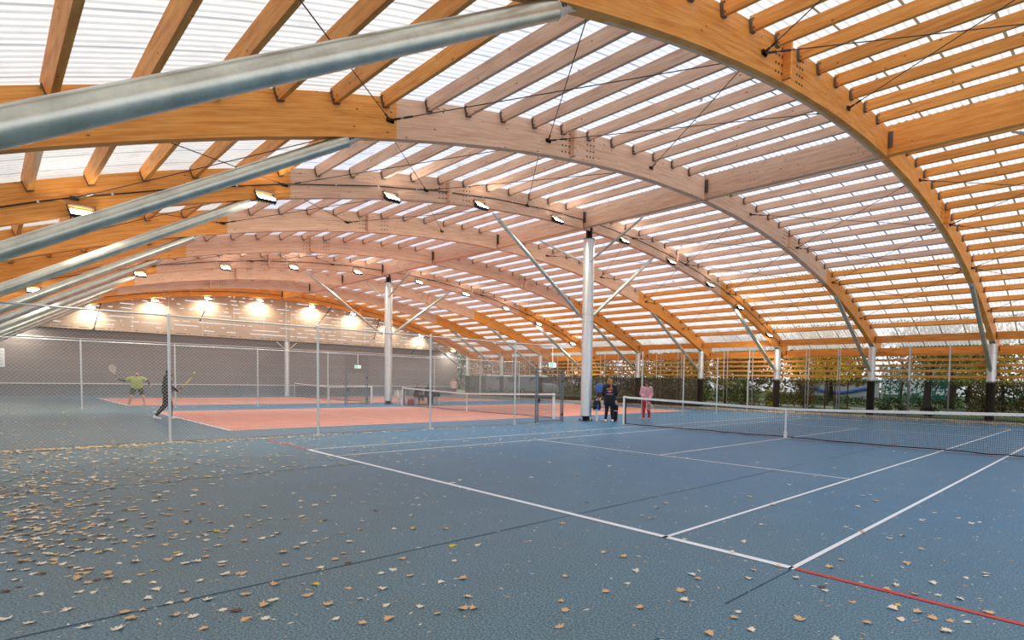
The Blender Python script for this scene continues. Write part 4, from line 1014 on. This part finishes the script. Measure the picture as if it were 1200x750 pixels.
# teal court enclosure
TEAL = mat('teal_powdercoat', (.02, .20, .17), .5); TEALN = screen_mat('teal_mesh', .55, (.03, .22, .18))
e = empty('court_enclosure', (-13.2, 58, 0), 'teal green fenced ball court enclosure in the park', 'enclosure')
for i in range(9):
    b = MB(); b.box((-3.2+.8*i, 0, 1.9), (.08, .08, 3.8)); b.build('post', TEAL, e)
for i in range(8):
    b = MB(); b.add([(-3.2+.8*i, 0, .1), (-2.4+.8*i, 0, .1), (-2.4+.8*i, 0, 3.7), (-3.2+.8*i, 0, 3.7)], [(0, 1, 2, 3)]); b.build('mesh_panel', TEALN, e)
# pavilion with green roof and blue and white wavy wall
e = empty('pavilion', (-26.5, 74, 0), 'low pavilion with green roof and blue and white curved band in the park', 'building')
b = MB(); b.box((0, 0, 1.1), (9, 4, 2.2)); b.build('wall', mat('pavilion_white', (.62, .66, .70), .7), e)
b = MB(); pts = [(-4.6+9.2*i/12, -2.03, 1.5-.75*math.sin(i/12*PI*.9)**2) for i in range(13)]
b.tube(pts, .22, 8); b.build('blue_band', mat('pavilion_blue', (.05, .18, .62), .5), e)
b = MB(); b.box((0, 0, 2.35), (9.4, 4.4, .3)); b.add([(-4.7, -2.2, 2.5), (4.7, -2.2, 2.5), (4.7, 2.2, 2.5), (-4.7, 2.2, 2.5), (-4, 0, 2.9), (4, 0, 2.9)], [(0, 1, 5, 4), (2, 3, 4, 5), (0, 4, 3), (1, 2, 5)]); b.build('roof', mat('pavilion_green', (.08, .30, .20), .6), e)
# lamp post
b = MB(); b.tube([(0, 0, 0), (0, 0, 5)], [.08, .05], 10); o = b.build('park_lamp', M['post'], smooth=True, loc=(-15.2, 54, 0)); tag(o, 'pale park lamp post beside the teal enclosure', 'lamp post')
b = MB(); b.ball((0, 0, 5.1), (.25, .25, .14), 12); b.build('lamp_head', M['white'], o)
# vans parked outside, seen through the dense windscreen
def van(loc, rz, lab):
    e = empty('van', loc, lab, 'van', 'parked vans', rz)
    prof = [(-2.4, .35), (2.35, .35), (2.45, .8), (2.3, 1.15), (1.6, 1.35), (1.0, 2.05), (.6, 2.2), (-2.3, 2.2), (-2.45, 1.9)]
    b = MB(); v = [(x, s*.92*(1 if z < 1.4 else .9), z) for s in (-1, 1) for x, z in prof]; n_ = len(prof)
    b.add(v, [tuple(range(n_-1, -1, -1)), tuple(range(n_, 2*n_))]+[(i, (i+1) % n_, n_+(i+1) % n_, n_+i) for i in range(n_)])
    o = fix_normals(b.build('body', mat('van_paint', (.62, .63, .66), .35), e)); md = o.modifiers.new('b', 'BEVEL'); md.width = .06; md.segments = 2
    b = MB()
    for s in (-1, 1):
        b.add([(.9, s*.87, 1.3), (1.45, s*.87, 1.3), (1.02, s*.845, 1.92), (.55, s*.845, 1.95)], [(0, 1, 2, 3)]); b.add([(-.5, s*.87, 1.3), (.7, s*.87, 1.3), (.42, s*.845, 1.95), (-.5, s*.845, 1.95)], [(0, 1, 2, 3)])
    b.add([(1.64, -.78, 1.38), (1.64, .78, 1.38), (1.1, .7, 1.98), (1.1, -.7, 1.98)], [(0, 1, 2, 3)]); b.build('window_glass', mat('van_glass', (.03, .035, .04), .1), e)
    for x in (-1.6, 1.5):
        for s in (-1, 1):
            b = MB(); b.tube([(x, s*.72, .34), (x, s*.95, .34)], .34, 20); w_ = b.build('wheel', M['black'], e, True)
            b = MB(); b.tube([(x, s*.95, .34), (x, s*.965, .34)], .19, 12); b.build('hubcap', M['galv'], w_)
van((-53.6, 38.8, 0), .1, 'silver van parked outside, left one of the two behind the dense windscreen')
van((-47.4, 38.8, 0), .05, 'silver van parked outside, right one of the two behind the dense windscreen')
# ================================================================== FALLEN LEAVES
LVS = "-6.11,-4.66,y -5.17,-4.25,y -4.53,-4.15,y -4.70,-4.42,y -2.94,-4.65,p -3.12,-4.76,p -3.79,-4.74,d -3.06,-4.46,p -2.63,-4.41,p -3.35,-4.30,p -3.79,-4.35,t -3.80,-4.17,t -3.66,-4.18,t -3.57,-3.99,t -4.00,-3.96,p -3.67,-3.67,p -4.40,-4.45,t -5.68,-4.51,p -4.72,-4.26,p -5.95,-4.35,t -4.68,-4.61,t -5.03,-4.67,t -6.99,-3.30,d -6.75,-3.28,t -6.23,-3.00,t -5.90,-3.45,t -5.30,-3.32,p -5.13,-3.16,t -4.36,-3.37,p -4.57,-3.17,t -4.66,-3.58,t -4.43,-3.68,t -4.07,-3.66,y -3.88,-3.76,t -3.75,-3.51,t -4.07,-3.12,t -4.08,-3.35,p -2.94,-4.05,p -2.73,-3.96,p -2.70,-4.11,t -2.59,-4.19,t -2.75,-4.20,t -2.55,-3.54,t -3.13,-3.51,p -3.08,-3.43,t -3.10,-3.70,p -2.92,-3.84,t -2.71,-3.86,t -2.36,-3.90,p -2.46,-3.98,t -2.35,-3.73,p -2.27,-3.67,d -2.05,-3.67,t -2.09,-3.90,t -2.46,-4.27,p -2.62,-3.75,p -3.11,-3.97,p -3.29,-3.96,p -4.02,-4.26,t -5.51,-4.50,p -4.55,-3.89,t -5.09,-4.08,p -4.97,-3.80,p -5.54,-3.94,p -5.98,-4.27,t -6.29,-4.36,t -6.23,-4.01,p -6.88,-4.62,t -3.51,-2.84,t -3.45,-2.98,t -3.10,-2.89,t -2.79,-2.91,p -2.93,-2.73,t -2.76,-2.69,d -3.05,-2.60,t -2.97,-2.46,p -2.63,-3.31,t -2.42,-3.09,y -2.23,-3.22,t -2.30,-3.43,p -2.24,-3.50,t -2.56,-3.53,t -3.06,-3.41,t -3.14,-3.52,p -2.27,-3.67,d -2.06,-3.67,t -2.00,-3.57,p -1.96,-3.18,t -1.67,-3.25,p -1.48,-3.15,t -2.16,-2.95,t -2.33,-2.50,p -2.31,-2.61,p -2.10,-2.47,t -2.55,-2.29,t -1.80,-2.37,p -1.40,-2.40,p -1.19,-2.49,t -1.23,-2.55,t -1.47,-2.74,p -1.66,-2.90,p -1.43,-3.00,t -1.98,-2.76,p -2.19,-1.99,p -1.75,-2.20,t -2.45,-1.56,p -3.18,-1.45,t -3.41,-1.70,y -4.86,-2.75,p -4.60,-2.37,t -3.75,-2.32,t -3.54,-1.85,p -3.39,-2.40,p -4.09,-2.86,p -4.10,-3.12,t -3.06,-3.09,t -1.28,-2.72,t -6.25,-2.98,t -2.59,-1.75,y -0.76,-1.32,p -0.76,-1.58,t -0.24,-1.29,p -0.55,-2.27,t -0.72,-2.05,t -0.86,-1.96,t 0.18,-1.30,t 0.20,-1.65,t 0.36,-1.40,p 0.15,-1.19,p -1.22,-1.56,t -1.45,-0.84,t -1.24,-0.80,t -2.51,-0.36,t -1.98,0.58,t -0.72,0.49,p -1.18,0.11,p -0.92,1.29,p -0.61,0.06,p -0.21,-0.27,t -0.11,0.00,t 0.13,-0.19,p -0.43,-0.81,t -0.37,-1.14,t 0.66,-0.40,t 0.78,0.24,p 0.76,0.08,t 0.95,0.13,t 0.92,-0.22,y 1.01,-0.49,p 0.91,-0.32,p 1.06,-0.25,t 1.08,0.24,p 0.98,0.52,p 1.15,0.88,p 1.27,-0.49,t 1.26,-0.26,t 1.16,-0.30,t 1.43,0.11,t 1.35,-0.20,p 0.86,-0.72,t 0.51,-1.00,t 0.42,-0.31,p 0.01,1.81,t -0.20,1.92,p 0.65,1.56,t 0.67,0.96,t 0.21,0.61,t -0.66,4.23,p 0.61,3.45,p 1.26,1.07,p 1.22,0.27,p 0.22,0.31,t -2.28,1.11,p -2.36,1.41,t 0.30,1.77,p 0.32,2.97,p 0.84,3.38,p"
def lmat(nm, c):
    t = NT(nm); n_ = t.noise(t.obj(), 26, 4, .6); t.l(t.ramp(n_, [(.3, tuple(x*.62 for x in c)), (.55, c), (.8, tuple(min(1, x*1.25) for x in c))]), t.b.inputs['Base Color']); t.b.inputs['Roughness'].default_value = .7; return t.m
LM = dict(p=lmat('leaf_pale', (.82, .71, .54)), t=lmat('leaf_tan', (.68, .43, .22)), y=lmat('leaf_golden', (.72, .50, .05)), d=lmat('leaf_dark_brown', (.16, .075, .04)))
STEM = mat('leaf_stem', (.35, .22, .10), .8)
OUT = [(0, -.42), (.16, -.34), (.46, -.40), (.36, -.16), (.62, .06), (.36, .08), (.34, .36), (.14, .26), (0, .66), (-.14, .26), (-.34, .36), (-.36, .08), (-.62, .06), (-.36, -.16), (-.46, -.40), (-.16, -.34)]
def leaf_mesh(seed, c):
    rr = random.Random(seed); b = MB(); sx = rr.uniform(.75, 1.05); cu = rr.uniform(-.1, .75); cv = rr.uniform(-.1, .55); ph_ = rr.uniform(0, 6)
    def Z(x, y): return .10+cu*x*x*.9+cv*y*y*.7+.07*math.sin(5*x+ph_)*math.cos(4*y+ph_*.7)
    v = []; f = []
    P_ = [(x*sx*rr.uniform(.85, 1.12), y*rr.uniform(.85, 1.12)) for x, y in OUT]; N = len(P_)
    v.append((0, 0, Z(0, 0)))
    for q in (.5, 1):
        for x, y in P_: v.append((x*q, y*q, Z(x*q, y*q)))
    mz = min(z for _, _, z in v)
    v = [(x, y, z-mz+.012) for x, y, z in v]
    for i in range(N):
        j = (i+1) % N; f.append((0, 1+i, 1+j)); f.append((1+i, 1+N+i, 1+N+j, 1+j))
    b.add(v, f); z0 = Z(0, -.3)-mz+.012
    b2 = MB(); b2.tube([(0, -.3, z0+.005), (rr.uniform(-.1, .1), -.6, .03), (rr.uniform(-.2, .2), -.85, .02)], [.014, .011, .009], 4)
    n0 = len(b.f); b.add(b2.v, b2.f, 1)
    me = bpy.data.meshes.new('leaf'); me.from_pydata(b.v, [], b.f); me.materials.append(LM[c]); me.materials.append(STEM); me.polygons.foreach_set('material_index', b.mi); me.polygons.foreach_set('use_smooth', [True]*len(me.polygons)); return me
LME = {c: [leaf_mesh(100*i+ord(c), c) for i in range(5)] for c in 'ptyd'}
rr = random.Random(21)
pts = [(float(a), float(b_), c, True) for a, b_, c in (q.split(',') for q in LVS.split())]
def colr():
    q = rr.random(); return 'p' if q < .56 else 't' if q < .88 else 'y' if q < .93 else 'd'
rnd = []
def scat(n_, fx, fy):
    for _ in range(n_): rnd.append((fx(), fy(), colr()))
U = rr.uniform; EX = rr.expovariate
scat(230, lambda: U(-9.5, -3.4), lambda: min(0, -4.75+EX(1/.95)))
scat(150, lambda: U(-7.6, -4.6), lambda: -4.7+EX(1/.7))
scat(750, lambda: U(-14, -8), lambda: -5+EX(1/2.2))
scat(1300, lambda: -14.05+rr.gauss(0, .14), lambda: -5.2+EX(1/4.2))
scat(260, lambda: U(-13.8, -9), lambda: U(-4, 9))
scat(230, lambda: U(-13, 2), lambda: U(-3, 24))
scat(420, lambda: U(-30, -14.6), lambda: -5.6+EX(1/1.6))
scat(330, lambda: -30.8+rr.gauss(0, .18), lambda: -5.3+EX(1/5.0))
scat(450, lambda: U(-47, -31.3), lambda: -5.6+EX(1/1.3))
rnd = [q for q in rnd if q[1] < 28.5 and not (q[1] > .3 and abs(q[0]+.0) < 0)]
ind = pts[:]
near = sorted(rnd, key=lambda q: (q[0]-CAM.x)**2+(q[1]-CAM.y)**2)
vis = [q for q in near if (Vector((q[0], q[1], 0))-CAM).dot(F) > .8]
ind += [(q[0], q[1], q[2], False) for q in vis[:300-len(ind)]]
rest = vis[300-len(pts):]
CN = dict(p='pale beige', t='tan orange', y='golden yellow', d='dark brown')
for x, y, c, man in ind:
    me = rr.choice(LME[c]); o = bpy.data.objects.new('fallen_leaf', me); col.objects.link(o)
    D = math.hypot(x-CAM.x, y-CAM.y); s = rr.uniform(.055, .085) if man else rr.uniform(.045, .08)
    o.location = (x, y, .001); o.rotation_euler = (rr.uniform(-.08, .08), rr.uniform(-.08, .08), rr.uniform(0, 2*PI)); o.scale = (s, s, s*rr.uniform(.8, 1.3))
    reg = 'in the dense drift at the lower left' if x < -2 and y < -2.2 else 'inside the marked blue court' if y > .1 and -10.97 < x < 0 else 'on the blue floor right of the red line' if x > 0 else 'on the blue floor before the white baseline'
    g = CN[c]+' dry maple leaf '+reg
    tag(o, g, 'leaf', CN[c]+' leaves '+reg)
def litter(name, P_, s0, s1, lab, z0=.004):
    b = MB()
    for x, y, c in P_:
        s = rr.uniform(s0, s1)/2; a = rr.uniform(0, 2*PI); ca, sa = math.cos(a)*s, math.sin(a)*s; h = rr.uniform(0, .6)
        ln = [(1.2, 0, .05), (.35, .35, h*.5), (.1, 1.0, .3*h), (-.4, .4, h*.5), (-1.1, .1, .2), (-.4, -.5, h*.7), (.1, -1.0, .25), (.4, -.35, h*.4)]
        v = [(x+q*ca-r_*sa, y+q*sa+r_*ca, z0+z*s) for q, r_, z in ln]; b.add(v, [(0, 1, 7), (1, 2, 3), (3, 4, 5), (5, 6, 7), (1, 3, 5, 7)], 'ptyd'.index(c))
    tag(b.build(name, [LM[c] for c in 'ptyd']), lab, 'leaves', kind='stuff')
litter('leaf_litter', rest, .05, .10, 'dry beige and orange leaves strewn over the floor and along the fences')
def fc():
    q = rr.random(); return 't' if q < .55 else 'p' if q < .75 else 'y' if q < .9 else 'd'
band = [(U(-47, 3), 29.0-abs(rr.gauss(0, 1.0))-.02, fc()) for _ in range(13000)]+[(U(-47, 3), U(23, 28.8), fc()) for _ in range(1400)]
litter('leaf_litter', band, .10, .17, 'band of orange autumn leaves along the foot of the park side windscreen')
out = [(U(-60, 6), U(30.8, 39), fc()) for _ in range(2500)]
litter('leaf_litter', out, .08, .14, 'orange and yellow leaves on the grass outside', z0=-.015)
b = MB()
for _ in range(2600):
    x, y = U(-11, 2.5), U(-5, 8); s = rr.uniform(.003, .010); a = U(0, PI); l_ = s*rr.uniform(1, 4)
    b.add([(x-l_*math.cos(a), y-l_*math.sin(a), .003), (x+s*math.sin(a), y-s*math.cos(a), .004), (x+l_*math.cos(a), y+l_*math.sin(a), .003), (x-s*math.sin(a), y+s*math.cos(a), .005)], [(0, 1, 2, 3)], rr.randrange(2))
tag(b.build('leaf_crumbs', [LM['p'], LM['t']]), 'tiny leaf crumbs and grit scattered over the blue floor', 'crumbs', kind='stuff')
